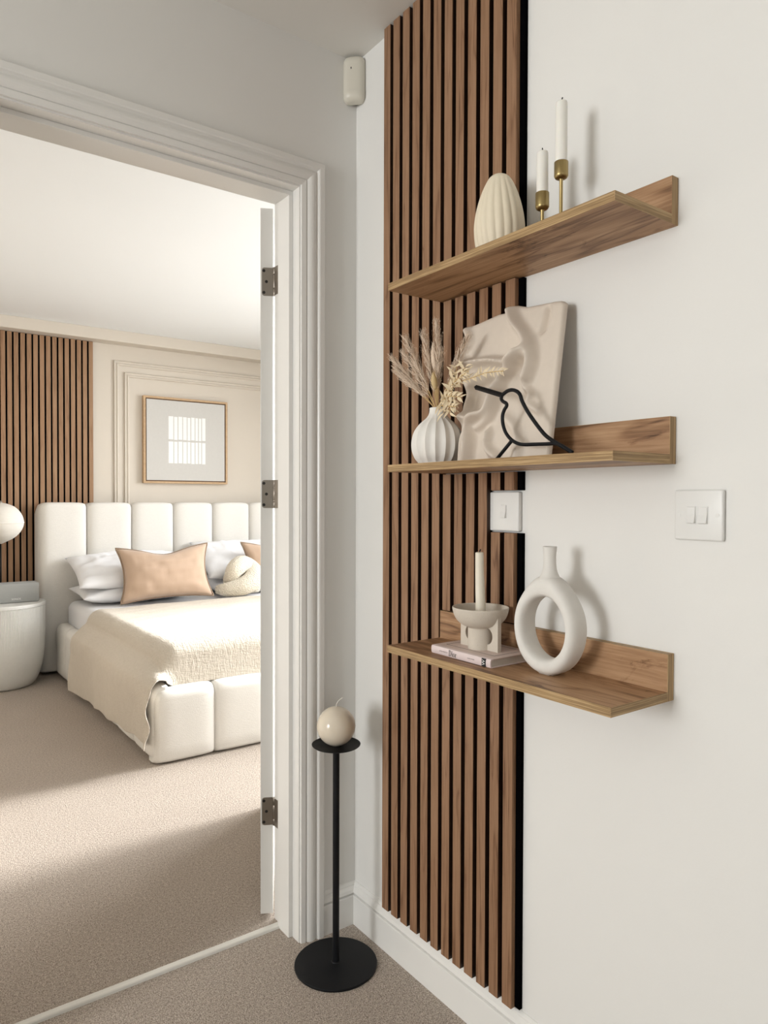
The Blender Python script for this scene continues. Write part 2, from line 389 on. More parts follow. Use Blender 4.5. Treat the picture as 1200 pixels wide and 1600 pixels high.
# architrave around the doorway, mitred
AR = [(0, 0), (0, 0.0085), (0.0125, 0.0105), (0.0138, 0.0078), (0.0155, 0.0078), (0.0165, 0.0105), (0.0205, 0.0135), (0.0255, 0.0158), (0.0305, 0.0166), (0.0345, 0.0160), (0.0385, 0.0140), (0.0415, 0.0122), (0.0435, 0.0118), (0.0452, 0.0140), (0.0475, 0.0178), (0.051, 0.0192), (0.0635, 0.0192), (0.0645, 0.018), (0.0645, 0)]
xi, xo, zh = -0.1765, -0.9435, 2.0045
pts = [((xi, 0.0), (1, 0)), ((xi, zh), (1, 1)), ((xo, zh), (-1, 1)), ((xo, 0.0), (-1, 0))]
legs = []
rows = []
for (x, z), (dx, dz) in pts:
    rows.append([(x+dx*u, -d, z+dz*u) for u, d in AR])
m_ = MB().grid(rows); struct(m_.build('trim_1', M['gloss']), 'white moulded architrave framing the bedroom doorway', 'architrave')
lin_ = thing('trim_2', 'white gloss door lining with its planted stop', 'door lining', (-0.56, 0.07, 0), None, 'structure')
box('jamb_board', (-0.18, -0.001, 0), (-0.15, 0.137, 2.0), M['gloss'], lin_)
box('jamb_board', (-0.97, -0.001, 0), (-0.94, 0.137, 2.0), M['gloss'], lin_)
box('head_board', (-0.97, -0.001, 2.0), (-0.15, 0.137, 2.03), M['gloss'], lin_)
box('door_stop', (-0.192, 0.033, 0), (-0.18, 0.096, 1.988), M['gloss'], lin_, 0.0012)
box('door_stop', (-0.94, 0.033, 0), (-0.928, 0.096, 1.988), M['gloss'], lin_, 0.0012)
box('door_stop', (-0.94, 0.033, 1.988), (-0.18, 0.096, 2.0), M['gloss'], lin_, 0.0012)
b_ = MB().grid([[(x, 0.0865, 0), (x, 0.088, 0.0055), (x, 0.0905, 0.0075), (x, 0.106, 0.0075), (x, 0.1085, 0.0055), (x, 0.110, 0)] for x in (-0.94, -0.18)])
struct(b_.build('trim_3', M['bar'], loc=(-0.56, 0.1, 0)), 'pale threshold bar between the two carpets in the doorway', 'threshold')

# bulkhead and wall mouldings in the bedroom
struct(box('trim_4', (-1.6, 3.58, 2.306), (3.05, 3.70, CZ), M['wall_cream'], None, 0.003), 'cream boxed bulkhead along the top of the bedroom wall', 'bulkhead')
PM = [(0, 0), (0, 0.010), (0.004, 0.014), (0.010, 0.009), (0.016, 0.010), (0.024, 0.016), (0.031, 0.012), (0.034, 0.004), (0.034, 0)]
def panel_moulding(name, x0, x1, z0, z1, label):
    rows = []
    for x, z, dx, dz in ((x0, z0, 1, 1), (x0, z1, 1, -1), (x1, z1, -1, -1), (x1, z0, -1, 1)):
        rows.append([(x+dx*u, 3.70-d, z+dz*u) for u, d in PM])
    return struct(MB().grid(rows, closed_v=True).build(name, M['wall_cream'], loc=((x0+x1)/2, 3.70, z0)), label, 'wall moulding')
panel_moulding('trim_5', 0.352, 2.30, 0.30, 2.192, 'outer cream panel moulding around the framed print')
panel_moulding('trim_6', 0.427, 2.225, 0.375, 2.113, 'inner cream panel moulding around the framed print')

# ------------------------------------------------------------------ bedroom door, opened past square, with its hinges
D = thing('door_1', 'white bedroom door standing wide open on three hinges', 'door', (-0.176, 0.142, 0.008), None, 'structure')
ax = Vector((-0.1775, 0.141, 0)); th = radians(118.2)
dd = Vector((-cos(th), sin(th), 0))           # along the door leaf away from its hinges
de = Vector((-sin(th), -cos(th), 0))          # across the hinge edge
def dp(a, b, z): return tuple(ax+dd*a+de*b+Vector((0, 0, z)))
def dbox(name, a0, a1, b0, b1, z0, z1, mat, parent, bevel=0):
    vs = [dp(a0, b0, z0), dp(a1, b0, z0), dp(a1, b1, z0), dp(a0, b1, z0), dp(a0, b0, z1), dp(a1, b0, z1), dp(a1, b1, z1), dp(a0, b1, z1)]
    return MB().add(vs, [(0, 3, 2, 1), (4, 5, 6, 7), (0, 1, 5, 4), (1, 2, 6, 5), (2, 3, 7, 6), (3, 0, 4, 7)]).build(name, mat, parent, bevel)
dbox('door_panel', 0.004, 0.744, 0.005, 0.040, 0.010, 1.992, M['gloss'], D, 0.0012)
for b0 in (0.0405, 0.0005):
    lv = dbox('lever_handle', 0.685, 0.690, b0, b0+0.004, 0.96, 1.03, M['nickel'], D)
for zc in (1.788, 1.1965, 0.302):
    hh = 0.039
    h = thing('hinge', None, None, (0, 0, 0)); h.parent = D; h.location = ax-W(D)+Vector((0, 0, zc))
    # leaf on the door edge: rounded outer corners
    out = []
    for bq, zq, a0 in ((0.029, hh-0.007, 0), (0.029, -hh+0.007, -90)):
        pass
    prof = [(0.003, hh), (0.029, hh)]+[(0.029+0.007*sin(radians(q)), hh-0.007+0.007*cos(radians(q))) for q in (30, 60, 90)]
    prof += [(0.029+0.007*cos(radians(q)), -hh+0.007-0.007*sin(radians(q))) for q in (0, 30, 60, 90)]+[(0.003, -hh)]
    vs = [dp(0.0025, b, zc+z) for b, z in prof]+[dp(0.0045, b, zc+z) for b, z in prof]; k = len(prof)
    fs = [tuple(range(k)), tuple(reversed(range(k, 2*k)))]+[(i, (i+1) % k, k+(i+1) % k, k+i) for i in range(k)]
    MB().add(vs, fs).build('leaf_plate', M['nickel'], h)
    box('leaf_plate', (-0.1815, 0.102, zc-hh), (-0.1795, 0.138, zc+hh), M['nickel'], h)
    for b, z in ((0.0305, 0.030), (0.0235, 0.0), (0.0305, -0.030)):
        c = Vector(dp(0.0018, b, zc+z)); ring = [c+(de*cos(2*pi*q/12)+Vector((0, 0, 1))*sin(2*pi*q/12))*0.0042 for q in range(12)]
        back = [p+dd*0.001 for p in ring]
        MB().grid([ring, back], closed_u=True).add([], []).add(ring, [tuple(range(12))]).build('screw_head', M['dark'], h)
    for z0, z1 in ((-hh, -0.020), (-0.0185, 0.0185), (0.020, hh)):
        MB().lathe((ax.x, ax.y, zc), [(0.0056, z0), (0.0063, z0+0.001), (0.0063, z1-0.001), (0.0056, z1)], 18).build('knuckle', M['nickel'], h, smooth=True, angle=40)

# ------------------------------------------------------------------ slat panel on the landing wall
ZS = (1.6403, 1.2422, 0.8436)             # undersides of the three shelves
SD, ST, SH, SU = 0.171, 0.0156, 0.0787, 0.018
YL, YR = -0.3835, -0.9690
panel = thing('slat_panel', 'tall walnut slatted wall panel running from ceiling to skirting behind the shelves', 'wall panel', (0, -0.39, 0.115))
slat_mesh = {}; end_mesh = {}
def slat(parent, key_dim, x, y, z, mat, store=slat_mesh):
    if key_dim not in store:
        wd, dp_, hg = key_dim
        o = MB().box((-dp_/2, -wd/2, 0), (dp_/2, wd/2, hg)).build('slat', mat, None, 0.0008, 1)
        o.location = (0, 0, 0); store[key_dim] = o.data
        o.parent = parent
    else:
        o = bpy.data.objects.new('slat', store[key_dim]); COL.objects.link(o); o.parent = parent
    o.location = Vector((x, y, z))-W(parent)
    return o
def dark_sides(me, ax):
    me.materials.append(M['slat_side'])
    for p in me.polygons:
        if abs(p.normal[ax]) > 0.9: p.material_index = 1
PITCH, SW = 0.03942, 0.0268
zb, zt = 0.1165, CZ-0.001
cuts = [(z-0.002, z+SH+0.0035) for z in ZS]
for i in range(12):
    yc = -0.1583-PITCH*i-SW/2
    ex = []
    if i >= 6: ex += cuts
    if i >= 10: ex += [(1.1125, 1.2015)]
    ex.sort(); z = zb
    for a, b in ex+[(zt, zt)]:
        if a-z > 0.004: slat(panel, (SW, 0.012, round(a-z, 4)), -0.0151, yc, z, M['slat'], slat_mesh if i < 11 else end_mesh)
        z = b
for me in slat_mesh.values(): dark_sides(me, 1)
m_ = MB()
fy0, fy1 = -0.1563, -0.6315
lv = sorted([zb+0.001, zt]+[q for c in cuts for q in c])
for a, b in zip(lv[::2], lv[1::2]):
    if a < 1.115 < b:
        m_.box((-0.009, -0.536, a), (-0.0004, YL+0.001, 1.112)); m_.box((-0.009, -0.536, 1.112), (-0.0004, YL+0.001, b))
        m_.box((-0.009, fy1, a), (-0.0004, -0.536, 1.1125)); m_.box((-0.009, fy1, 1.2015), (-0.0004, -0.536, b))
    else: m_.box((-0.009, fy1, a), (-0.0004, YL+0.001, b))
m_.box((-0.009, YL+0.001, zb+0.001), (-0.0004, fy0, zt))
m_.build('felt_backing', M['felt'], panel)

# ------------------------------------------------------------------ three L-shaped shelves
sl = ['highest oak wall shelf holding the ribbed egg vase and brass candlesticks', 'middle oak wall shelf holding the draped relief and wire bird', 'lowest oak wall shelf holding the book and ring vase']
for k, z in enumerate(ZS):
    s = thing('wall_shelf', sl[k], 'shelf', (-SD/2, (YL+YR)/2, z), 'oak wall shelves on the slat panel')
    bd = box('shelf_board', (-SD+0.0008, YR+0.0008, z), (0-SU, YL, z+ST), M['oak'], s)
    box('edge_band', (-SD, YR+0.0008, z), (-SD+0.0008, YL, z+ST), M['band_y'], bd)
    box('edge_band', (-SD, YR, z), (-SU, YR+0.0008, z+ST), M['band_x'], bd)
    bk = box('back_board', (-SU, YR+0.0008, z), (-0.0005, YL, z+SH), M['oak'], s)
    box('edge_band', (-SU, YR, z), (-0.0005, YR+0.0008, z+SH), M['band_z'], bk)
    box('edge_band', (-SU, YR, z+SH), (-0.0005, YL, z+SH+0.0006), M['band_y'], bk)

# ------------------------------------------------------------------ switches
def switch(name, y0, y1, z0, z1, xb, xf, rockers, label):
    s = thing(name, label, 'light switch', (xb, (y0+y1)/2, z0), 'white light switches')
    MB().box((xf, y0, z0), (xb, y1, z1)).build('face_plate', M['plastic'], s, 0.0032, 3, smooth=True, angle=35)
    zc = (z0+z1)/2
    for yc in rockers:
        r = 0.0074; hh = 0.0130
        MB().box((xf-0.0006, yc-r-0.0013, zc-hh-0.0013), (xf+0.001, yc+r+0.0013, zc+hh+0.0013)).build('rocker_surround', M['plastic'], s, 0.0006, 1)
        vs = []
        for z, d in ((zc-hh, 0.0062), (zc, 0.0030), (zc+hh, 0.0020)):
            vs.append([(xf+0.002, yc-r, z), (xf-d, yc-r, z), (xf-d, yc+r, z), (xf+0.002, yc+r, z)])
        m = MB().grid(vs, closed_u=True); m.f += [(0, 1, 2, 3), (8, 9, 10, 11)]
        m.build('rocker', M['plastic'], s, 0.0005, 1)
    for yc in ((y0+0.0085, y1-0.0085) if len(rockers) > 1 else ()):
        rows = []
        for d in (0.0, 0.0005):
            rows.append([(xf-d, yc+0.0034*cos(2*pi*q/16), zc+0.0034*sin(2*pi*q/16)) for q in range(16)])
        m = MB().grid(rows, closed_u=True); m.f.append(tuple(range(16, 32))); m.build('screw_cap', M['plastic'], s)
    return s
switch('light_switch', -0.6235, -0.5395, 1.1155, 1.1985, -0.0004, -0.0118, (-0.582,), 'white single light switch cut into the slat panel')
switch('light_switch', -1.056, -0.9725, 1.1160, 1.1985, -0.0004, -0.0090, (-1.0030, -1.0235), 'white double light switch on the bare wall under the middle shelf')

# ------------------------------------------------------------------ alarm sensor in the corner
sen = thing('motion_sensor', 'cream alarm motion sensor tucked into the corner under the ceiling', 'sensor', (-0.03, -0.03, 2.255))
nd = Vector((-1, -1, 0)).normalized(); td = Vector((1, -1, 0)).normalized()
def sring(z, wd, f0, dpth, n=18):
    out = []
    for k in range(n+1):
        a = pi*k/n; q = cos(a); out.append(td*(wd*math.copysign(abs(q)**0.7, q))+nd*(f0+dpth*abs(sin(a))**0.8)+Vector((0, 0, z)))
    out += [td*(-wd)+nd*(f0-0.004)+Vector((0, 0, z)), td*wd+nd*(f0-0.004)+Vector((0, 0, z))]
    return out
rows = []
for z, ws, dps in ((2.2590, 0.60, 0.40), (2.2600, 0.75, 0.62), (2.2660, 0.93, 0.95), (2.272, 0.99, 1.08), (2.280, 1, 1.10), (2.287, 1, 1.06), (2.292, 1, 1.0), (2.36, 1, 0.98), (2.371, 0.97, 0.92), (2.3775, 0.85, 0.74), (2.380, 0.62, 0.46)):
    rows.append(sring(z, 0.0300*ws, 0.027, 0.022*dps))
m = MB().grid(rows, closed_u=True); n_ = len(rows[0]); m.f += [tuple(range(n_)), tuple(range((len(rows)-1)*n_, len(rows)*n_))]
hs = m.build('housing', M['plastic_old'], sen, smooth=True, angle=40)
def sbox(name, t0, t1, n0, n1, z0, z1, mat, bevel=0):
    c = [(t0, n0), (t1, n0), (t1, n1), (t0, n1)]
    vs = [td*a+nd*b+Vector((0, 0, z0)) for a, b in c]+[td*a+nd*b+Vector((0, 0, z1)) for a, b in c]
    return MB().add(vs, [(0, 3, 2, 1), (4, 5, 6, 7), (0, 1, 5, 4), (1, 2, 6, 5), (2, 3, 7, 6), (3, 0, 4, 7)]).build(name, mat, sen, bevel)
sbox('back_plate', -0.0285, 0.0335, 0.012, 0.0235, 2.263, 2.374, M['plastic_old'], 0.003)
sbox('mounting_block', -0.010, 0.010, 0.0005, 0.012, 2.28, 2.36, M['plastic_old'])
sbox('indicator', -0.0065, -0.004, 0.045, 0.0490, 2.342, 2.347, M['dark'])
sbox('screw', 0.0005, 0.0045, 0.036, 0.0412, 2.2605, 2.263, M['dark'])

# ------------------------------------------------------------------ highest shelf
z1 = ZS[0]+ST
o = thing('egg_vase', 'cream ribbed egg shaped vase on the highest shelf', 'vase', (-0.085, -0.637, z1))
pr = spline([(0.0345, 0.0), (0.0400, 0.006), (0.0460, 0.028), (0.0492, 0.055), (0.0478, 0.078), (0.0438, 0.100), (0.0378, 0.122), (0.0300, 0.143), (0.0220, 0.158), (0.0150, 0.1645), (0.0105, 0.1655), (0.0092, 0.163), (0.009, 0.150)], 4)
def egg(a, r, z):
    k = min(1, max(0, (0.160-z)/0.03)); return 1+0.062*k*(abs(sin(9*(a+z*1.3)))**0.8-0.6)
MB().lathe((-0.085, -0.637, z1), pr, 180, egg).build('body', M['cream_ceramic'], o, smooth=True)

def candlestick(y, zc0, zc1, label):
    o = thing('candlestick', label, 'candlestick', (-0.085, y, z1), 'brass candlesticks')
    c = (-0.085, y, z1)
    MB().lathe(c, [(0.0205, 0), (0.021, 0.0006), (0.021, 0.0030), (0.0195, 0.0040), (0.004, 0.0050)], 40).build('base', M['brass'], o, smooth=True, angle=40)
    MB().lathe(c, [(0.0032, 0.004), (0.0032, zc0-z1-0.002), (0.0036, zc0-z1-0.001), (0.0036, zc0-z1+0.001)], 20).build('stem', M['brass'], o, smooth=True, angle=40)
    MB().lathe(c, [(0.0040, zc0-z1), (0.0085, zc0-z1+0.0006), (0.0108, zc0-z1+0.0022), (0.0124, zc0-z1+0.0050), (0.0126, zc0-z1+0.007), (0.0126, zc1-z1-0.0006), (0.0122, zc1-z1), (0.0114, zc1-z1), (0.0114, zc1-z1-0.012), (0.001, zc1-z1-0.012)], 40, caps=False).build('cup', M['brass'], o, smooth=True, angle=40)
    return o
candlestick(-0.7475, 1.7180, 1.7495, 'shorter brass candlestick on the highest shelf beside the egg vase')
candlestick(-0.7915, 1.7590, 1.7895, 'taller brass candlestick on the highest shelf')
def candle(y, z0, z1_, r, bend, label):
    o = thing('candle', label, 'candle', (-0.085, y, z0), 'white dinner candles in the brass candlesticks')
    MB().lathe((-0.085, y, z0), [(r, 0), (r, z1_-z0-0.004), (r*0.93, z1_-z0-0.0012), (r*0.72, z1_-z0), (0.002, z1_-z0-0.0005)], 36).build('wax_stick', M['wax'], o, smooth=True, angle=50)
    MB().tube([(-0.085, y, z1_-0.001), (-0.085, y+bend*0.2, z1_+0.003), (-0.085, y+bend, z1_+0.007)], [0.0013, 0.0012, 0.0010], 8).build('wick', M['wick'], o)
    return o
candle(-0.7475, 1.7377, 1.8255, 0.0106, 0.0005, 'shorter white candle with a charred wick')
candle(-0.7915, 1.7777, 1.8975, 0.0106, -0.002, 'taller white candle with a charred wick')

# ------------------------------------------------------------------ middle shelf
z2 = ZS[1]+ST
VC = (-0.100, -0.4685)
o = thing('bud_vase', 'small white fluted onion shaped vase holding dried stems', 'vase', (VC[0], VC[1], z2))
pr = spline([(0.030, 0.0), (0.0395, 0.0008), (0.0430, 0.005), (0.0500, 0.014), (0.0555, 0.028), (0.0572, 0.042), (0.0560, 0.056), (0.0520, 0.070), (0.0445, 0.082), (0.0350, 0.0915), (0.0262, 0.099), (0.0206, 0.106), (0.0180, 0.113), (0.0174, 0.119), (0.0176, 0.1215), (0.0166, 0.1222), (0.0155, 0.1205), (0.015, 0.10)], 3)
def flute(a, r, z):
    k = max(0.0, min(1.0, (0.112-z)/0.03)); k *= 0.35+0.65*min(1, z/0.01)
    return 1-0.085*k*abs(sin(8*a))
MB().lathe((VC[0], VC[1], z2), pr, 192, flute).build('body', M['white_ceramic'], o, smooth=True, angle=25)

def stem_path(tip, bend, n=10, base=None):
    b = Vector(base or (VC[0]+random.uniform(-.006, .006), VC[1]+random.uniform(-.006, .006), z2+0.04)); tp = Vector(tip)
    mth = Vector((VC[0], VC[1], z2+0.1215)); out = []
    mouth = mth+Vector((tp.x-mth.x, tp.y-mth.y, 0))*0.045
    c = mouth+(tp-mouth)*0.5+Vector((0, 0, bend))
    for k in range(n+1):
        t = k/n
        if t < 0.25: out.append(b.lerp(mouth, t/0.25))
        else:
            q = (t-0.25)/0.75; out.append(mouth*(1-q)**2+c*2*q*(1-q)+tp*q*q)
    return out
def plume(name, tip, bend, L, wid, dens, label, mat):
    p = stem_path(tip, bend, 16)
    o = thing(name, label, 'dried stem', tuple(p[0]), 'dried plume grasses in the white vase')
    MB().tube(p, [0.0011]*9+[0.0008]*4+[0.0005]*4, 5).build('stem', M['stem'], o)
    m = MB()
    for k in range(dens):
        t = 1-L*(k/dens); i = t*16; a = int(min(15, i)); q = p[a].lerp(p[a+1], i-a)
        d = (p[a+1]-p[a]).normalized()
        e = Vector((random.gauss(0, 1), random.gauss(0, 1), random.gauss(0, 1))); e = (e-d*e.dot(d)).normalized()
        s = (1-t)/L; ln = wid*1.25*(0.35+1.3*sin(pi*min(1, 0.12+0.8*s)))*random.uniform(0.5, 1.1)
        tp = q+d*ln*1.1+e*ln*0.55; md = q+d*ln*0.45+e*ln*0.36
        sd = d.cross(e)*0.00036
        m.add([q-sd, q+sd, md+sd*1.7, md-sd*1.7, tp], [(0, 1, 2, 3), (3, 2, 4)])
        for _ in range(3):   # seed husks along the spikelet
            f = random.uniform(0.4, 1.0); c = q.lerp(tp, f); e2 = Vector((random.gauss(0, 1), random.gauss(0, 1), random.gauss(0, 1))).normalized()
            m.add([c, c+d*0.0024+e2*0.0012, c+d*0.0050+e2*0.0010], [(0, 1, 2)])
    m.build('plume', mat, o)
    return o
for tip, bend, L, wd, dn, lb in (
    ((-0.108, -0.311, 1.512), 0.006, 0.62, 0.013, 260, 'dried feathery grass leaning furthest towards the door side'),
    ((-0.118, -0.340, 1.478), 0.004, 0.55, 0.012, 220, 'short dried feathery grass, the lowest one leaning to the door side'),
    ((-0.105, -0.354, 1.517), 0.006, 0.60, 0.013, 240, 'dried feathery grass in the middle of the door side fan'),
    ((-0.116, -0.376, 1.543), 0.006, 0.58, 0.014, 260, 'tall dried feathery grass, the uppermost of the door side fan'),
    ((-0.104, -0.425, 1.548), 0.003, 0.60, 0.013, 260, 'upright dried feathery grass standing left of the tallest one'),
    ((-0.110, -0.476, 1.559), 0.0, 0.55, 0.012, 220, 'tallest dried grass, thin and straight above the vase mouth'),
    ((-0.095, -0.557, 1.517), 0.008, 0.52, 0.012, 220, 'dried feathery grass reaching furthest towards the relief panel'),
    ((-0.112, -0.490, 1.497), 0.003, 0.50, 0.012, 200, 'short dried feathery grass just right of the upright pale tuft')):
    plume('dried_plume', tip, bend, L, wd, dn, lb, M['grass'])
def bunny(tip, bend, r, L, label, mat, shag):
    p = stem_path(tip, bend, 16)
    o = thing('bunny_tail', label, 'dried stem', tuple(p[0]), 'bunny tail grasses in the white vase')
    top = p[-1]; d = (p[-1]-p[-2]).normalized(); e1 = d.cross(Vector((1, 0, 0))).normalized(); e2 = d.cross(e1)
    MB().tube(p, 0.0010, 6).build('stem', M['stem'], o)
    rows = []
    for k in range(13):
        t = k/12; rr = r*sin(pi*(0.06+0.9*t**0.85))**0.7
        rows.append([top+d*(L*t-L*0.5)+(e1*cos(2*pi*q/14)+e2*sin(2*pi*q/14))*rr*(1+0.08*sin(5*q+3*k)) for q in range(14)])
    m = MB().grid(rows, closed_u=True); m.f += [tuple(range(14)), tuple(range(12*14, 13*14))]
    for k in range(shag):
        t = random.random(); a = random.uniform(0, 2*pi); rr = r*sin(pi*(0.06+0.9*t**0.85))**0.7
        e = e1*cos(a)+e2*sin(a); q = top+d*(L*t-L*0.5)+e*rr*0.9; sd = d.cross(e)*0.0003
        m.add([q-sd, q+sd, q+e*0.0022+d*0.006], [(0, 1, 2)])
    m.build('seed_head', mat, o, smooth=True)
bunny((-0.122, -0.483, 1.434), 0.0, 0.0066, 0.036, 'golden oval bunny tail grass low in the dried bouquet', M['bunny'], 160)
bunny((-0.104, -0.461, 1.492), 0.002, 0.0068, 0.060, 'long greyish bunny tail grass above the golden one', M['grass'], 260)

leaf_mesh = None
def leaf_data():
    n = 6; vs = []; fs = []
    for k in range(n+1):
        t = k/n; wv = 0.12*sin(pi*min(1, t**0.8))*1.0; zz = 0.10*sin(pi*t)-0.05*t
        vs += [(t, -wv, zz+wv*0.35), (t, 0, zz), (t, wv, zz+wv*0.35)]
    for k in range(n):
        a = 3*k; fs += [(a, a+1, a+4, a+3), (a+1, a+2, a+5, a+4)]
    me = bpy.data.meshes.new('leaf'); me.from_pydata(vs, [], fs); me.materials.append(M['leafy'])
    me.polygons.foreach_set('use_smooth', [True]*len(me.polygons)); return me
leaf_mesh = leaf_data()
def ruscus(path, nleaf, size, label, twigs=(), start=0.30):
    pts = spline([(VC[0]-0.003, VC[1]-0.004, z2+0.05), (VC[0]-0.006, VC[1]-0.010, z2+0.121)]+list(path), 6); pts = [Vector(p) for p in pts]
    o = thing('leafy_branch', label, 'dried stem', tuple(pts[0]), 'bleached leafy branches in the white vase')
    m = MB().tube(pts, 0.0011, 5); N = len(pts)-1
    sites = []
    for k in range(nleaf):
        t = start+(1-start)*(k+0.5)/nleaf; i = t*N; a = min(N-1, int(i)); sites.append((pts[a].lerp(pts[a+1], i-a), (pts[a+1]-pts[a]).normalized(), 1-0.35*t))
    for t, e, n in twigs:
        i = t*N; a = min(N-1, int(i)); q = pts[a]; e = Vector(e); m.tube([q, q+e*0.5+Vector((0, 0, 0.002)), q+e], 0.0007, 4)
        for k in range(n): sites.append((q+e*((k+1)/n), e.normalized(), 0.95))
    m.build('twig', M['stem'], o)
    for k, (q, d, s) in enumerate(sites):
        side = 1 if k % 2 else -1
        nrm = Vector((-0.75+random.uniform(-.3, .3), -0.45+random.uniform(-.4, .4), 0.35+random.uniform(-.5, .5))).normalized()
        sd = nrm.cross(d).normalized(); ang = radians(random.uniform(28, 72))*side
        X = (d*cos(ang)+sd*sin(ang)).normalized(); Z = (nrm-X*nrm.dot(X)).normalized(); Y = Z.cross(X)
        lo = bpy.data.objects.new('leaf', leaf_mesh); COL.objects.link(lo); lo.parent = o
        L = size*s*random.uniform(0.8, 1.15)
        lo.rotation_euler = Matrix((X, Y, Z)).transposed().to_euler(); lo.scale = (L, L*random.uniform(0.85, 1.2), L); lo.location = q-W(o)
    return o
ruscus([(-0.122, -0.525, 1.402), (-0.130, -0.556, 1.421), (-0.134, -0.585, 1.430), (-0.136, -0.605, 1.436)], 30, 0.023, 'bleached leafy branch rising behind the beak of the bird', [(0.55, (-0.004, -0.008, 0.034), 5), (0.66, (-0.006, -0.010, 0.028), 4), (0.78, (-0.004, -0.016, 0.016), 4)])
ruscus([(-0.120, -0.520, 1.396), (-0.127, -0.560, 1.418), (-0.130, -0.610, 1.423), (-0.130, -0.650, 1.427), (-0.130, -0.695, 1.424)], 40, 0.021, 'long golden leafy branch reaching across the relief panel', (), 0.42)
ruscus([(-0.124, -0.512, 1.386), (-0.136, -0.540, 1.392), (-0.142, -0.566, 1.390), (-0.144, -0.592, 1.385)], 26, 0.025, 'bleached leafy branch spreading level beside the vase neck', [(0.6, (-0.004, -0.014, -0.014), 4), (0.75, (-0.003, -0.010, 0.016), 3)])
ruscus([(-0.126, -0.506, 1.3795), (-0.137, -0.530, 1.3755), (-0.143, -0.556, 1.371), (-0.145, -0.578, 1.368)], 24, 0.024, 'lowest bleached leafy branch drooping over the vase shoulder', [(0.62, (-0.003, -0.006, -0.016), 3), (0.78, (-0.003, -0.008, -0.014), 3)])

# draped relief panel leaning on the wall: (y distance, height) ridge lines with width and height
RID = [([(0.630, 0.325), (0.648, 0.292), (0.681, 0.256), (0.702, 0.226), (0.711, 0.192), (0.704, 0.160)], 0.0085, 0.016),
       ([(0.486, 0.244), (0.510, 0.228), (0.532, 0.222), (0.594, 0.217), (0.642, 0.206), (0.667, 0.207), (0.684, 0.220)], 0.0075, 0.015),
       ([(0.690, 0.210), (0.665, 0.192), (0.648, 0.176), (0.627, 0.142), (0.614, 0.107), (0.590, 0.094), (0.573, 0.085), (0.563, 0.070), (0.568, 0.041), (0.570, -0.01)], 0.0095, 0.016),
       ([(0.640, 0.150), (0.632, 0.130), (0.622, 0.098), (0.600, 0.080), (0.580, 0.070)], 0.006, 0.009),
       ([(0.505, 0.102), (0.530, 0.104), (0.563, 0.098), (0.590, 0.104)], 0.0085, 0.011),
       ([(0.618, 0.060), (0.617, 0.040), (0.628, 0.022), (0.648, 0.010)], 0.007, 0.011),
       ([(0.484, 0.318), (0.512, 0.285), (0.516, 0.262), (0.500, 0.250)], 0.0075, 0.008),
       ([(0.699, 0.147), (0.716, 0.127), (0.712, 0.112), (0.742, 0.093)], 0.0055, 0.008),
       ([(0.723, 0.300), (0.721, 0.278), (0.717, 0.258)], 0.006, -0.008),
       ([(0.655, 0.090), (0.690, 0.060), (0.700, 0.020), (0.700, -0.01)], 0.010, 0.007),
       ([(0.540, 0.06), (0.535, 0.03), (0.548, -0.01)], 0.009, 0.006),
       ([(0.48, 0.20), (0.52, 0.185), (0.545, 0.155), (0.54, 0.12)], 0.010, 0.008)]
RID = [(spline(p, 6), a, b) for p, a, b in RID]
def relief(y, v):
    h = 0.0
    for p, wd, ht in RID:
        best = 1e9; sgn = 0
        for (a0, b0), (a1, b1) in zip(p, p[1:]):
            dx, dy = a1-a0, b1-b0; L2 = dx*dx+dy*dy+1e-12
            t = max(0, min(1, ((y-a0)*dx+(v-b0)*dy)/L2)); ex = y-a0-t*dx; ey = v-b0-t*dy; d = ex*ex+ey*ey
            if d < best: best = d; sgn = dx*ey-dy*ex
        d = sqrt(best); k = wd*(1.35 if sgn < 0 else 0.7)
        h += ht*exp(-(d/k)**2)
    return h
LE = spline([(-0.01, 0.530), (0.02, 0.531), (0.06, 0.524), (0.097, 0.517), (0.115, 0.525), (0.16, 0.519), (0.20, 0.508), (0.222, 0.496), (0.240, 0.489), (0.256, 0.495), (0.275, 0.493), (0.30, 0.485), (0.33, 0.487)], 8)
def left_edge(v):
    for (a, b), (c, d) in zip(LE, LE[1:]):
        if a <= v <= c: return b+(d-b)*(v-a)/(c-a+1e-9)
    return LE[-1][1]
TE = [(0.0, 0.3020), (0.05, 0.309), (0.15, 0.312), (0.35, 0.319), (0.50, 0.317), (0.56, 0.325), (0.65, 0.317), (0.80, 0.314), (0.90, 0.312), (0.97, 0.309), (1.0, 0.302)]
def top_edge(u):
    for (a, b), (c, d) in zip(TE, TE[1:]):
        if a <= u <= c: return b+(d-b)*(u-a)/(c-a)
    return TE[-1][1]
def pl_pt(y, v, h):   # leaning plane: base near x=-0.095, top near the wall
    sl = 0.059/0.315; return (-0.089+v*sl-h*0.977, -y, z2+0.0005+v*0.972+h*0.0)
NU, NV = 110, 128; fr = []; bkr = []; YV = []; HH = []
for j in range(NV+1):
    ry = []; rh = []
    for i in range(NU+1):
        u = i/NU; tv = top_edge(u); v = tv*j/NV; yl = left_edge(v); yr = 0.760+0.011*(1-v/0.31)
        y = yl+(yr-yl)*u; ry.append((y, v, min(u*(yr-yl), (1-u)*(yr-yl)*1.6, tv-v))); rh.append(relief(y, v))
    YV.append(ry); HH.append(rh)
for _ in range(5):
    HH = [[(HH[j][i]*2+HH[max(j-1, 0)][i]+HH[min(j+1, NV)][i]+HH[j][max(i-1, 0)]+HH[j][min(i+1, NU)])/6 for i in range(NU+1)] for j in range(NV+1)]
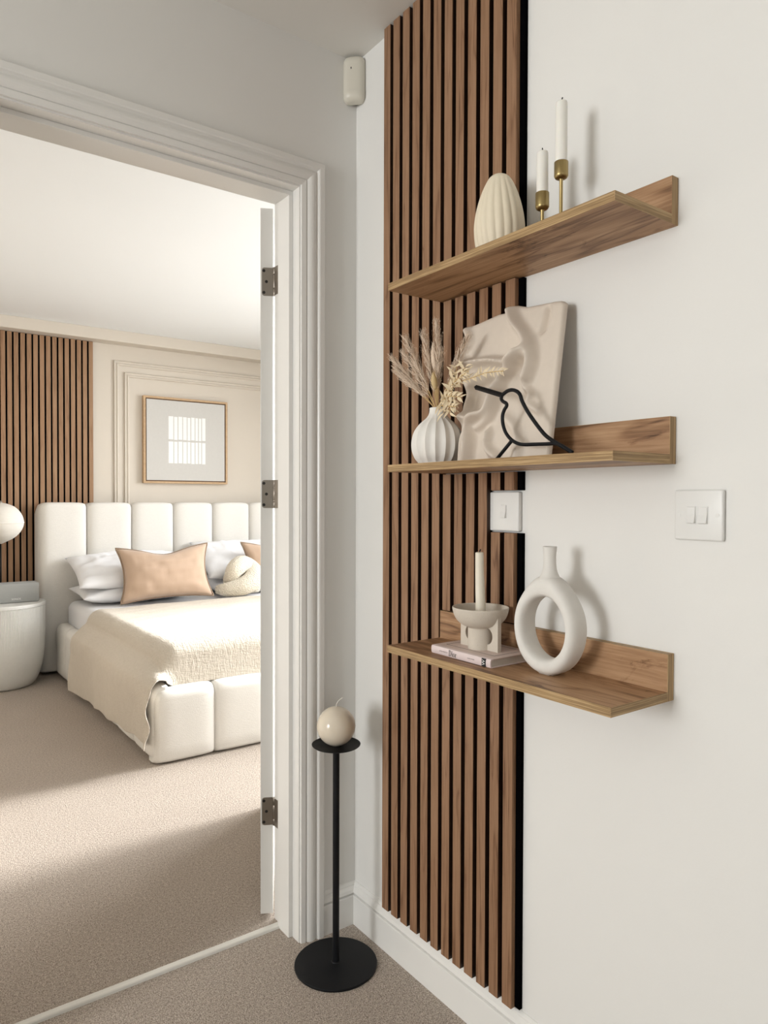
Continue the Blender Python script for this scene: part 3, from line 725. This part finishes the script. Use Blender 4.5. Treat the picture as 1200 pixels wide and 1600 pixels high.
for j in range(NV+1):
    rf = []; rb = []
    for i in range(NU+1):
        y, v, ed = YV[j][i]
        e = min(1, ed/0.010); e = sqrt(max(0, 1-(1-e)**2))
        h = 0.006*e+2.2*HH[j][i]*(0.45+0.55*e)
        rf.append(pl_pt(y, v, h)); rb.append(pl_pt(y, v, -0.007))
    fr.append(rf); bkr.append(rb)
m = MB().grid(fr); K = len(m.v); m.grid(bkr)
nc = NU+1
def ix(j, i): return j*nc+i
ring = [ix(0, i) for i in range(nc)]+[ix(j, NU) for j in range(1, NV+1)]+[ix(NV, i) for i in range(NU-1, -1, -1)]+[ix(j, 0) for j in range(NV-1, 0, -1)]
for a, b in zip(ring, ring[1:]+ring[:1]): m.f.append((a, b, K+b, K+a))
tag(m.build('relief_panel', M['plaster'], smooth=True, angle=60, loc=(-0.09, -0.64, z2)), 'beige plaster panel cast like draped cloth, leaning behind the wire bird', 'wall art')

# wire bird
BX = -0.128
bird = thing('bird_sculpture', 'black bent wire bird outline with a long beak, standing before the relief', 'sculpture', (BX, -0.74, z2))
P_ = [(-0.6893, 1.3793), (-0.6965, 1.3828), (-0.7050, 1.3857), (-0.7164, 1.3858), (-0.7283, 1.3812), (-0.7356, 1.3738), (-0.7400, 1.3636), (-0.7517, 1.3452), (-0.7687, 1.3245), (-0.7854, 1.3063), (-0.7991, 1.2938), (-0.8203, 1.2811), (-0.8385, 1.2718), (-0.8562, 1.2622)]
Q_ = [(-0.8350, 1.2742), (-0.8200, 1.2795), (-0.7992, 1.2803), (-0.7719, 1.2814), (-0.7436, 1.2827), (-0.7261, 1.2871), (-0.7112, 1.2957), (-0.6990, 1.3087), (-0.6922, 1.3247), (-0.6911, 1.3403), (-0.6956, 1.3509), (-0.7010, 1.3570), (-0.7008, 1.3622), (-0.6909, 1.3680), (-0.6875, 1.3735), (-0.6893, 1.3793)]
MB().tube([(BX, y, z) for y, z in spline(P_, 5)], 0.0036, 10).build('back_wire', M['black'], bird, smooth=True)
MB().tube([(BX, y, z) for y, z in spline(Q_, 5)], 0.0034, 10).build('belly_wire', M['black'], bird, smooth=True)
MB().tube([(BX, -0.6171, 1.4035), (BX, -0.652, 1.3918), (BX, -0.6905, 1.3788)], [0.0046, 0.0048, 0.0048], 4).build('beak', M['black'], bird)
MB().tube([(BX, -0.7157, 1.2921), (BX, -0.6765, z2+0.0015)], 0.0034, 8).build('leg', M['black'], bird, smooth=True)

# ------------------------------------------------------------------ lowest shelf
z3 = ZS[2]+ST
bk = thing('book', 'slim blush pink book lying flat under the stoneware bowl', 'book', (-0.08, -0.589, z3))
bx0, bx1, by0, by1, bh = -0.1425, -0.0215, -0.6765, -0.5015, 0.0178
box('page_block', (bx0+0.003, by0+0.003, z3+0.0022), (bx1-0.003, by1-0.003, z3+bh-0.0022), M['pages'], bk)
box('back_cover', (bx0+0.004, by0, z3), (bx1, by1, z3+0.0022), M['spine'], bk, 0.0006, 1)
fc = box('front_cover', (bx0+0.0075, by0, z3+bh-0.0024), (bx1, by1, z3+bh), M['book'], bk, 0.0006, 1)
rows = []
for y in (by0, by1):
    rows.append([(bx0+0.0080, y, z3+bh), (bx0+0.0065, y, z3+bh-0.0006), (bx0+0.0045, y, z3+bh-0.0002), (bx0+0.0018, y, z3+bh-0.0010), (bx0+0.0004, y, z3+bh-0.004), (bx0, y, z3+bh/2), (bx0+0.0004, y, z3+0.004), (bx0+0.0018, y, z3+0.001), (bx0+0.0045, y, z3+0.0001), (bx0+0.0055, y, z3+0.0024), (bx0+0.0030, y, z3+0.005), (bx0+0.0026, y, z3+bh/2), (bx0+0.003, y, z3+bh-0.004), (bx0+0.008, y, z3+bh-0.0024)])
m = MB().grid(rows, closed_u=True); k = len(rows[0]); m.f += [tuple(range(k)), tuple(range(k, 2*k))]
sp = m.build('spine', M['spine'], bk, smooth=True, angle=35)
m = MB(); zt_ = z3+bh+0.00015; a0, a1, c0, c1 = bx0+0.027, bx1-0.012, by0+0.017, by1-0.017
for a, b in (((a0, c0), (a0+0.0012, c1)), ((a1-0.0012, c0), (a1, c1)), ((a0, c0), (a1, c0+0.0012)), ((a0, c1-0.0012), (a1, c1))):
    m.box((a[0], a[1], z3+bh-0.0003), (b[0], b[1], zt_))
m.build('cover_line', M['ink'], fc)
XS, YSP = (0, -1, 0), (0, 0, 1)
zm = z3+bh/2+0.0002; sx_ = bx0-0.0003
text('LITTLE BOOK OF', 0.0034, M['ink_grey'], sp, (sx_, -0.5405, zm), XS, YSP)
text('KAREN HOMER', 0.0030, M['ink_grey'], sp, (sx_, -0.6225, zm), XS, YSP)
# high-contrast serif lettering for the title, one mesh
def glyphs(mb, y, z, s):
    def quad(pts): mb.add([(sx_+0.0001, y-px*s, z+pz*s) for px, pz in pts], [tuple(range(len(pts)))])
    def rect(x0, z0, x1, z1): quad([(x0, z0), (x1, z0), (x1, z1), (x0, z1)])
    def cres(cx, cz, rx, rz, ix_, iz_, dx, a0, a1, n=18):
        for k in range(n):
            q0 = radians(a0+(a1-a0)*k/n); q1 = radians(a0+(a1-a0)*(k+1)/n)
            quad([(cx+rx*cos(q0), cz+rz*sin(q0)), (cx+rx*cos(q1), cz+rz*sin(q1)), (cx+dx+ix_*cos(q1), cz+iz_*sin(q1)), (cx+dx+ix_*cos(q0), cz+iz_*sin(q0))])
    rect(0.0, 0, 0.32, 0.045); rect(0.0, 0.955, 0.32, 1); rect(0.10, 0, 0.24, 1)          # D
    cres(0.30, 0.5, 0.44, 0.5, 0.28, 0.455, 0, -90, 90)
    rect(0.84, 0, 1.06, 0.04); rect(0.90, 0, 1.01, 0.62); rect(0.84, 0.58, 0.95, 0.62)    # i
    cres(0.955, 0.83, 0.075, 0.075, 0.001, 0.001, 0, 0, 360, 12)
    cres(1.36, 0.31, 0.25, 0.33, 0.135, 0.29, 0, 0, 360, 28)                              # o
    rect(1.66, 0, 1.90, 0.04); rect(1.72, 0, 1.83, 0.62); rect(1.66, 0.58, 1.77, 0.62)    # r
    cres(1.94, 0.44, 0.12, 0.18, 0.07, 0.14, -0.03, 20, 170, 10); cres(2.01, 0.50, 0.06, 0.065, 0.001, 0.001, 0, 0, 360, 12)
    return mb
glyphs(MB(), -0.5565, zm-0.0056, 0.0118).build('title_lettering', M['ink'], sp)
box('emblem_block', (sx_, -0.6640, z3+0.0012), (bx0+0.0020, -0.6530, z3+bh-0.0012), M['ink'], sp)
text('W', 0.0105, M['white_ink'], sp, (sx_-0.0004, -0.6585, zm), (0, 0, 1), (0, 1, 0))

# footed bowl
CC = Vector((-0.0835, -0.5875, z3+bh))
bw = thing('footed_bowl', 'sandy stoneware footed bowl with cut out side fins, standing on the book', 'bowl', tuple(CC))
pr = [(0.0255, 0), (0.0255, 0.040), (0.0262, 0.0435), (0.0300, 0.0455), (0.0400, 0.0505), (0.0490, 0.0590), (0.0545, 0.0690), (0.0572, 0.0790), (0.0578, 0.0835), (0.0570, 0.0850), (0.0555, 0.0838), (0.0540, 0.0760), (0.0495, 0.0655), (0.0400, 0.0570), (0.0250, 0.0520), (0.0100, 0.0505), (0.0005, 0.050)]
MB().lathe(CC, [pr[0], (0.0255, 0.02)]+spline(pr[1:], 3), 72).build('bowl', M['stone'], bw, smooth=True, angle=40)
def fin(sgn):
    # fin outline in (distance from axis, height) around a round cut-out beside the foot
    circ = [(0.0245+0.0150*cos(radians(a)), 0.0285+0.0165*sin(radians(a))) for a in range(-90, 91, 12)]
    poly = [(0.0240, 0.0), (0.0545, 0.0), (0.0545, 0.0770), (0.0500, 0.0625), (0.0400, 0.0520), (0.0300, 0.0475), (0.0240, 0.0465)]+list(reversed(circ))
    tk = 0.0048; bmx = bmesh.new()
    f = bmx.faces.new([bmx.verts.new((CC.x-tk, CC.y+sgn*a, CC.z+z)) for a, z in poly])
    r = bmesh.ops.extrude_face_region(bmx, geom=[f])
    for v in [g for g in r['geom'] if isinstance(g, bmesh.types.BMVert)]: v.co.x += 2*tk
    bmesh.ops.triangulate(bmx, faces=[q for q in bmx.faces if len(q.verts) > 4])
    mb = MB(); bmx.verts.index_update(); mb.add([v.co[:] for v in bmx.verts], [tuple(v.index for v in q.verts) for q in bmx.faces]); bmx.free()
    mb.build('fin', M['stone'], bw)
fin(1); fin(-1)
cn = thing('candle', 'slightly crooked ivory taper candle standing in the stoneware bowl', 'candle', (CC.x, CC.y, CC.z+0.0505))
cp = [(CC.x, CC.y-0.0010, CC.z+0.051), (CC.x, CC.y+0.0000, CC.z+0.09), (CC.x, CC.y+0.0024, CC.z+0.14), (CC.x, CC.y+0.0040, CC.z+0.196)]
cp = spline(cp, 6); nn_ = len(cp)
MB().tube(cp+[(cp[-1][0], cp[-1][1], cp[-1][2]+0.0012)], [0.0112-0.0030*k/nn_ for k in range(nn_)]+[0.0050], 24).build('wax_stick', M['wax_ivory'], cn, smooth=True, angle=50)
MB().tube([cp[-1], (cp[-1][0], cp[-1][1]-0.0012, cp[-1][2]+0.0035), (cp[-1][0], cp[-1][1]-0.0036, cp[-1][2]+0.0065)], 0.0014, 8).build('wick', M['wick'], cn)

# ring vase: a flattened hollow loop with a bottle neck
RV = Vector((-0.0790, -0.7660, z3))
rv = thing('ring_vase', 'off white ring shaped vase with a bottle neck on the lowest shelf', 'vase', tuple(RV))
NA, NB = 96, 28; rows = []
for k in range(NA):
    a = 2*pi*k/NA
    ca, sa = cos(a), sin(a)
    oy = 0.0730*math.copysign(abs(ca)**0.94, ca)
    oz = 0.0880+0.0880*sa if sa < 0 else 0.0880+0.0790*sa
    up = max(0, sa)
    oz += 0.017*up**5                                # rises into the neck
    iy = 0.0505*ca; iz = 0.0860+0.0570*sa
    ctr = Vector((0, (oy+iy)/2, (oz+iz)/2)); half = Vector((0, (oy-iy)/2, (oz-iz)/2)); tx = 0.0232+0.001*(1-up)
    row = []
    for q in range(NB):
        b = 2*pi*q/NB; cb, sb = cos(b), sin(b)
        e = 3.0 if cb < 0 else 2.2
        row.append(RV+ctr+half*math.copysign(abs(cb)**(2/e), cb)+Vector((tx*math.copysign(abs(sb)**(2/2.9), sb), 0, 0)))
    for p in row: p.z = max(p.z, RV.z) if p.z > RV.z+0.0025 else RV.z
    rows.append(row)
MB().grid(rows, closed_u=True, closed_v=True).build('ring', M['ring'], rv, smooth=True)
pr = spline([(0.0420, 0.150), (0.0330, 0.162), (0.0245, 0.1720), (0.0175, 0.1815), (0.0133, 0.192), (0.0116, 0.206), (0.0116, 0.220), (0.0128, 0.2325), (0.0131, 0.2352), (0.0122, 0.2358), (0.0114, 0.2345), (0.0098, 0.215), (0.009, 0.19)], 4)
MB().lathe(RV, pr, 48, lambda a, r, z: 1/sqrt((cos(a)/min(1, 0.0215/r))**2+sin(a)**2), sx=1.0).build('neck', M['ring'], rv, smooth=True, angle=60)

# ------------------------------------------------------------------ floor stand with ball candle
SC = Vector((-0.1460, -0.1325, 0.0))
st = thing('candle_stand', 'tall black metal candle stand on a round foot in the corner', 'candle stand', tuple(SC))
MB().lathe(SC, [(0.1040, 0.0), (0.1050, 0.0012), (0.1050, 0.0045), (0.1035, 0.0060), (0.030, 0.0072), (0.012, 0.0085), (0.0105, 0.0110)], 72).build('foot', M['black'], st, smooth=True, angle=40)
MB().lathe(SC, [(0.0085, 0.0100), (0.0085, 0.5580)], 24).build('pole', M['black'], st, smooth=True, angle=40)
MB().lathe(SC, [(0.0080, 0.5560), (0.030, 0.5585), (0.0580, 0.5600), (0.0612, 0.5625), (0.0615, 0.5640), (0.0600, 0.5640), (0.0570, 0.5618), (0.002, 0.5610)], 64).build('tray', M['black'], st, smooth=True, angle=40)
bc = thing('ball_candle', 'round glossy cream candle resting on the black stand', 'candle', (SC.x, SC.y, 0.5612))
R_ = 0.0488; rows = []
pr = [(0.0120, 0.0)]+[(R_*sin(pi*k/28), R_-R_*cos(pi*k/28)) for k in range(3, 28)]+[(0.001, 2*R_)]
MB().lathe((SC.x, SC.y, 0.5612-0.0008), pr, 56).build('wax_ball', M['wax_ball'], bc, smooth=True)
zt2 = 0.5604+2*R_
MB().tube(spline([(SC.x, SC.y, zt2-0.002), (SC.x+0.001, SC.y-0.001, zt2+0.008), (SC.x+0.006, SC.y-0.005, zt2+0.017), (SC.x+0.014, SC.y-0.009, zt2+0.0225)], 5), 0.0009, 8).build('wick', M['wick_white'], bc, smooth=True)

# ================================================================== bedroom
bp = thing('slat_panel', 'oak slatted wall panel between the lamp and the cream wall in the bedroom', 'wall panel', (-0.29, 3.70, 0.12))
bs = {}
for i in range(25):
    xr = 0.2047-0.0398*i; L = round(2.304-0.114, 4)
    key = (0.0285, 0.012, L)
    if key not in bs:
        o = MB().box((-0.01425, -0.006, 0), (0.01425, 0.006, L)).build('slat', M['slat_bed'], None, 0.0008, 1); bs[key] = o.data
    else:
        o = bpy.data.objects.new('slat', bs[key]); COL.objects.link(o)
    o.parent = bp; o.location = Vector((xr-0.01425, 3.685, 0.114))-W(bp)
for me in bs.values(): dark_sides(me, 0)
box('felt_backing', (-0.79, 3.691, 0.114), (0.2045, 3.6995, 2.304), M['felt'], bp)

# upholstered bed
bed = thing('bed', 'off white channel tufted upholstered bed with a tall headboard', 'bed', (0.885, 2.55, 0))
def channel(name, u0, u1, face, back, z0, z1, axis, rtop=0.05, rbot=0.03, dep=0.03, tuck=0.0, endcap=(0, 0)):
    """one stuffed upholstery channel: width runs u0..u1 along x (axis 'x', facing -y) or along y (axis 'y', face -> back in x)"""
    sg = 1 if back > face else -1; D_ = abs(back-face)
    prof = [(D_*0.98, z0), (tuck+rbot, z0)]
    for q in range(1, 6): a = pi/2*q/5; prof.append((tuck*(1-q/5)+rbot-rbot*sin(a), z0+rbot-rbot*cos(a)))
    for q in range(1, 5): prof.append((0.0, z0+rbot+(z1-rtop-z0-rbot)*q/5))
    for q in range(0, 8): a = pi/2*q/7; prof.append((rtop-rtop*cos(a), z1-rtop+rtop*sin(a)))
    prof += [(D_*0.75, z1), (D_, z1-0.03), (D_, z0+0.03)]
    rows = []; n = 22
    cz = (z0+z1)/2
    for i in range(n+1):
        u = -1+2*i/n; u = math.copysign(abs(u)**0.72, u)
        e = dep*(1-(max(0, 1-abs(u)**4.5))**0.5)
        cap = endcap[0] if u < 0 else endcap[1]
        e2 = cap*(1-(max(0, 1-abs(u)**7))**0.5)
        row = []
        for d, z in prof:
            dd_ = min(D_, d+(e+e2)*(1 if d < D_*0.5 else 0)); zz = z-(e*0.55+e2)*max(0, (z-cz)/(z1-cz)) if z > cz else z
            uu = u0+(u1-u0)*(u+1)/2
            row.append((uu, face+sg*dd_, zz) if axis == 'x' else (face+sg*dd_, uu, zz))
        rows.append(row)
    m = MB().grid(rows, closed_u=True); k = len(prof); m.f += [tuple(range(k)), tuple(range(n*k, (n+1)*k))]
    return m.build(name, M['linen'], bed, smooth=True, angle=75)
box('frame_base', (-0.02, 1.54, 0.02), (1.79, 3.5, 0.24), M['linen'], bed)
for i in range(7):
    x0 = -0.182+0.3045*i
    channel('headboard_channel', x0, x0+0.3045, 3.495, 3.665, 0.02, 1.160, 'x', 0.030, 0.02, 0.040, 0.0, (0.03 if i == 0 else 0, 0.03 if i == 6 else 0))
for i in range(7):
    x0 = -0.080+0.2785*i
    channel('foot_channel', x0, x0+0.2785, 1.455, 1.560, 0.004, 0.334, 'x', 0.045, 0.020, 0.022, 0.012, (0.012 if i == 0 else 0, 0.012 if i == 6 else 0))
for s_ in (0, 1):
    for i in range(7):
        y0 = 1.485+0.2865*i
        fa, ba = (-0.096, 0.0) if s_ == 0 else (1.866, 1.77)
        channel('side_channel', y0, y0+0.2865, fa, ba, 0.004, 0.356, 'y', 0.050, 0.045, 0.022, 0.02, (0, 0.05 if i == 6 else 0))
mt = thing('mattress', 'mattress in a white fitted sheet on the tufted bed', 'mattress', (0.885, 2.55, 0.24))
MB().box((-0.018, 1.585, 0.241), (1.79, 3.485, 0.498)).build('sheeted_body', M['sheet'], mt, 0.055, 5, smooth=True)

# muslin bedspread: top, a hanging left side, and a foot drop
def hem_z(y): return 0.085-0.045*max(0, min(1, (y-1.47)/1.30))+0.006*sin(y*9)+0.004*sin(y*23)
prof_n = 96; rows = []
TT = 88
for j in range(TT+1):
    t = j/TT
    yb = 2.885-(2.885-1.60)*min(1, t/0.80)
    drop = 0.0; yt_ = yb
    if t > 0.80:
        q = (t-0.80)/0.20
        a = min(1, q/0.40)*pi/2
        yt_ = 1.60-0.055*sin(a); drop = -0.060*(1-cos(a))
        if q > 0.40: q2 = (q-0.40)/0.60; yt_ -= 0.022*q2; drop -= 0.118*q2
    ys_ = 2.885-(2.885-1.438)*t
    row = []
    for i in range(prof_n+1):
        s = i/prof_n
        if s < 0.55:
            x = 1.74-(1.74-0.055)*(s/0.55); z = 0.510
        elif s < 0.66:
            a = (s-0.55)/0.11*pi/2; x = 0.055-0.082*sin(a); z = 0.510-0.080*(1-cos(a))
        elif s < 0.74:
            q = (s-0.66)/0.08; x = -0.027-0.080*q**0.8; z = 0.430-0.075*q
        elif s < 0.80:
            q = (s-0.74)/0.06; x = -0.107-0.008*sin(q*pi/2); z = 0.355-0.055*q
        else:
            q = (s-0.80)/0.20; hz = hem_z(ys_); x = -0.115+0.012*q*(0.4+0.6*t)-0.006*(1-t)*q; z = 0.300+(hz-0.300)*q
        ww = 0 if s < 0.56 else 1 if s > 0.72 else (lambda e: e*e*(3-2*e))((s-0.56)/0.16)
        y = yt_*(1-ww)+ys_*ww; z += drop*(1-ww)
        # soft folds
        n1 = noise.noise(Vector((x*3.0, y*3.6, z*2.0+5)))
        if s < 0.6: z += 0.006*n1+0.0045*noise.noise(Vector((x*5+y*3, y*20-x*6, 1.0)))*(1 if drop == 0 else 0.5)
        else:
            k = (s-0.6)/0.4
            x += -0.020*k*(0.5+0.5*sin((y*9+z*6+2.6*n1)))**2-0.008*k*abs(n1)+0.006*k
            if t > 0.93:                                   # gathered corner by the foot
                e = (t-0.93)/0.07; x += 0.016*e*sin(z*38+1)*k-0.012*e*k; y -= 0.018*e*k*(0.5+0.5*sin(z*26))
            if t < 0.10: e = 1-t/0.10; x -= 0.014*e*k*abs(sin(z*12)); z += -0.02*e*max(0, k-0.6)
        row.append((x, y, z))
    rows.append(row)
o = MB().grid(rows).build('bedspread', M['muslin'], smooth=True, loc=(0.885, 2.2, 0.5), solid=0.006, sub=1)
tag(o, 'crinkled beige muslin bedspread hanging over the side of the bed', 'bedspread')

# pillows and cushions
def puff(u, v, p=2.4): return (max(0, 1-abs(u)**p)*max(0, 1-abs(v)**p))**0.5
def pillow(name, label, cat, c, X, Y, hw, hh, tk, mat, ears=0.10, wr=0.004, seed=0, group=None, piping=None, dent=0.0):
    X = Vector(X).normalized(); Y = Vector(Y).normalized(); N = X.cross(Y).normalized(); c = Vector(c)
    o = thing(name, label, cat, tuple(c-Y*hh), group)
    n = 30; fr, bk_ = [], []
    def pos(u, v):
        k = 1-ears*(1-abs(v)**2)*abs(u)**2; k2 = 1-ears*(1-abs(u)**2)*abs(v)**2
        vv = v*k2
        if v > 0: vv -= dent*exp(-(u/0.45)**2)*v
        return c+X*(hw*u*k)+Y*(hh*vv)
    for j in range(n+1):
        a, b = [], []
        for i in range(n+1):
            u = 2*i/n-1; v = 2*j/n-1; p = pos(u, v); h = tk*puff(u, v)
            w_ = wr*noise.noise(Vector((u*3+seed, v*4, seed*1.7)))*min(1, h/tk*2)+wr*0.8*noise.noise(Vector((u*9+seed, v*2.5, 3.0)))*min(1, h/tk*2)
            a.append(p+N*(h+w_)); b.append(p-N*(h-w_*0.5))
        fr.append(a); bk_.append(b)
    m = MB().grid(fr).grid(bk_)
    me = m.build('cover', mat, o, smooth=True)
    bm = bmesh.new(); bm.from_mesh(me.data); bmesh.ops.remove_doubles(bm, verts=bm.verts, dist=0.0006); bmesh.ops.recalc_face_normals(bm, faces=bm.faces); bm.to_mesh(me.data); bm.free()
    if piping:
        loop = [pos(2*i/n-1, -1) for i in range(n)]+[pos(1, 2*i/n-1) for i in range(n)]+[pos(1-2*i/n, 1) for i in range(n)]+[pos(-1, 1-2*i/n) for i in range(n)]
        MB().tube(loop, piping[1], 6, closed=True).build('piping', piping[0], o, smooth=True)
    return o
g = 'white bed pillows against the headboard'
pillow('pillow', 'white pillow at the bottom of the stack nearest the nightstand', 'pillow', (0.345, 3.255, 0.566), (1, 0, 0.0), (0, 1, 0.06), 0.36, 0.225, 0.064, M['sheet'], 0.05, 0.012, 1, g)
pillow('pillow', 'white pillow on top of the stack nearest the nightstand', 'pillow', (0.340, 3.262, 0.712), (1, 0.02, 0.02), (0, 0.93, 0.36), 0.375, 0.225, 0.075, M['sheet'], 0.05, 0.016, 2, g)
pillow('pillow', 'lower white pillow lying flat behind the cream knot cushion', 'pillow', (1.215, 3.255, 0.568), (1, 0, 0.0), (0, 1, 0.06), 0.36, 0.225, 0.066, M['sheet'], 0.05, 0.012, 3, g)
pillow('pillow', 'bluish white pillow leaning behind the cream knot cushion', 'pillow', (1.200, 3.272, 0.738), (1, -0.02, -0.02), (0, 0.85, 0.52), 0.37, 0.225, 0.080, M['sheet'], 0.05, 0.016, 4, g)
g = 'tan velvet cushions on the bed'
pillow('cushion', 'tan velvet oblong cushion with dark piping in the middle of the bed', 'cushion', (0.487, 2.985, 0.700), (1, -0.09, 0.03), (0.0, 0.30, 0.95), 0.300, 0.182, 0.085, M['tan'], 0.13, 0.007, 5, g, (M['pipe'], 0.0065), 0.22)
pillow('cushion', 'tan velvet oblong cushion half hidden by the open door', 'cushion', (1.385, 3.085, 0.692), (1, 0.05, -0.02), (0.0, 0.30, 0.95), 0.300, 0.182, 0.085, M['tan'], 0.13, 0.007, 6, g, (M['pipe'], 0.0065), 0.18)
kn = [(0.845, 2.99, 0.560, 0.030), (0.890, 2.945, 0.562, 0.048), (0.950, 2.915, 0.570, 0.058), (1.020, 2.90, 0.590, 0.066), (1.085, 2.92, 0.625, 0.070), (1.120, 2.985, 0.660, 0.068), (1.085, 3.02, 0.705, 0.066), (1.020, 2.985, 0.722, 0.066), (0.965, 2.955, 0.695, 0.062), (0.945, 2.965, 0.650, 0.052), (0.960, 3.02, 0.610, 0.050), (1.04, 3.05, 0.575, 0.055), (1.10, 3.03, 0.560, 0.050), (1.14, 2.96, 0.560, 0.036)]
ks = spline(kn, 8)
tag(MB().tube([p[:3] for p in ks], [p[3] for p in ks], 22).build('knot_cushion', M['boucle'], smooth=True, loc=(1.0, 2.97, 0.53)), 'cream boucle knot cushion beside the tan cushion', 'cushion')

# nightstand, speaker, lamp
NC = (-0.420, 3.400)
ns = thing('nightstand', 'white drum nightstand with a ribbed front beside the bed', 'nightstand', (NC[0], NC[1], 0))
pr = spline([(0.165, 0.0), (0.186, 0.012), (0.208, 0.050), (0.226, 0.105), (0.240, 0.180), (0.247, 0.270), (0.2495, 0.360), (0.250, 0.505)], 5)
def ribs(a, r, z):
    d = (a % (2*pi))-1.5*pi
    k = 1.0 if abs(d) < 0.85 else 0.0
    if z > 0.520: k = 0
    k *= max(0, min(1, (z-0.20)/0.15))
    return 1-0.013*k*abs(sin(90*a))
MB().lathe((NC[0], NC[1], 0), pr, 720, ribs).build('body', M['stand'], ns, smooth=True, angle=50)
MB().lathe((NC[0], NC[1], 0), [(0.2470, 0.505), (0.2510, 0.507), (0.2515, 0.524), (0.2490, 0.528), (0.002, 0.528)], 96).build('top', M['stand'], ns, smooth=True, angle=40)
spk = thing('speaker', 'grey oblong wireless speaker on the nightstand', 'speaker', (-0.40, 3.37, 0.528))
MB().box((-0.585, 3.315, 0.5290), (-0.217, 3.45, 0.6490)).build('body', M['grey'], spk, 0.008, 3, smooth=True, angle=50)
text('SONOS', 0.0160, M['white_ink'], spk, (-0.350, 3.3140, 0.5520), (1, 0, 0), (0, 0, 1))
lp = thing('table_lamp', 'white paper lantern lamp beside the headboard at the picture edge', 'lamp', (-0.409, 3.500, 0.528))
LC = (-0.409, 3.500)
pr = spline([(0.006, 0.0), (0.030, 0.012), (0.066, 0.030), (0.100, 0.058), (0.125, 0.095), (0.1345, 0.130), (0.1345, 0.142), (0.126, 0.178), (0.106, 0.213), (0.078, 0.240), (0.040, 0.257), (0.010, 0.265), (0.006, 0.270)], 6)
MB().lathe((LC[0], LC[1], 0.893), pr, 72, lambda a, r, z: 1+0.006*sin(z*430)).build('lamp_shade', M['paper'], lp, smooth=True)
MB().lathe((LC[0], LC[1], 1.160), [(0.008, 0), (0.010, 0.003), (0.008, 0.009), (0.002, 0.011)], 16).build('finial', M['nickel'], lp, smooth=True)
MB().lathe((LC[0]-0.002, LC[1], 0.528), [(0.004, 0.01), (0.004, 0.37)], 10).build('stem', M['black'], lp, smooth=True)
MB().lathe((LC[0], LC[1], 0.528), [(0.045, 0.0005), (0.045, 0.010), (0.004, 0.013)], 32).build('base', M['black'], lp, smooth=True, angle=40)

# framed print
fx0, fx1, fz0, fz1, fyf = 0.557, 1.219, 1.304, 1.954, 3.664
pic = thing('framed_print', 'square print of white bars in a pale oak frame above the bed', 'picture', (0.888, 3.70, 1.304))
ft = 0.015
for a, b in (((fx0, fz0), (fx1, fz0+ft)), ((fx0, fz1-ft), (fx1, fz1)), ((fx0, fz0+ft), (fx0+ft, fz1-ft)), ((fx1-ft, fz0+ft), (fx1, fz1-ft))):
    box('frame_bar', (a[0], fyf, a[1]), (b[0], 3.6995, b[1]), M['frame'], pic)
box('rebate', (fx0+ft, 3.676, fz0+ft), (fx1-ft, 3.6994, fz1-ft), M['inner_rebate'], pic)
box('print_sheet', (fx0+0.023, 3.668, fz0+0.023), (fx1-0.023, 3.676, fz1-0.023), M['mount'], pic)
xs = [0.742, 0.785, 0.818, 0.855, 0.890, 0.919, 0.953, 0.980, 1.006, 1.040]
for za, zb_ in ((1.457, 1.622), (1.637, 1.812)):
    for a, b in zip(xs, xs[1:]):
        j = random.uniform(-.002, .002)
        box('printed_bar', (a+0.0035, 3.6674, za+j), (b-0.0035, 3.668, zb_+j), M['print'], pic)
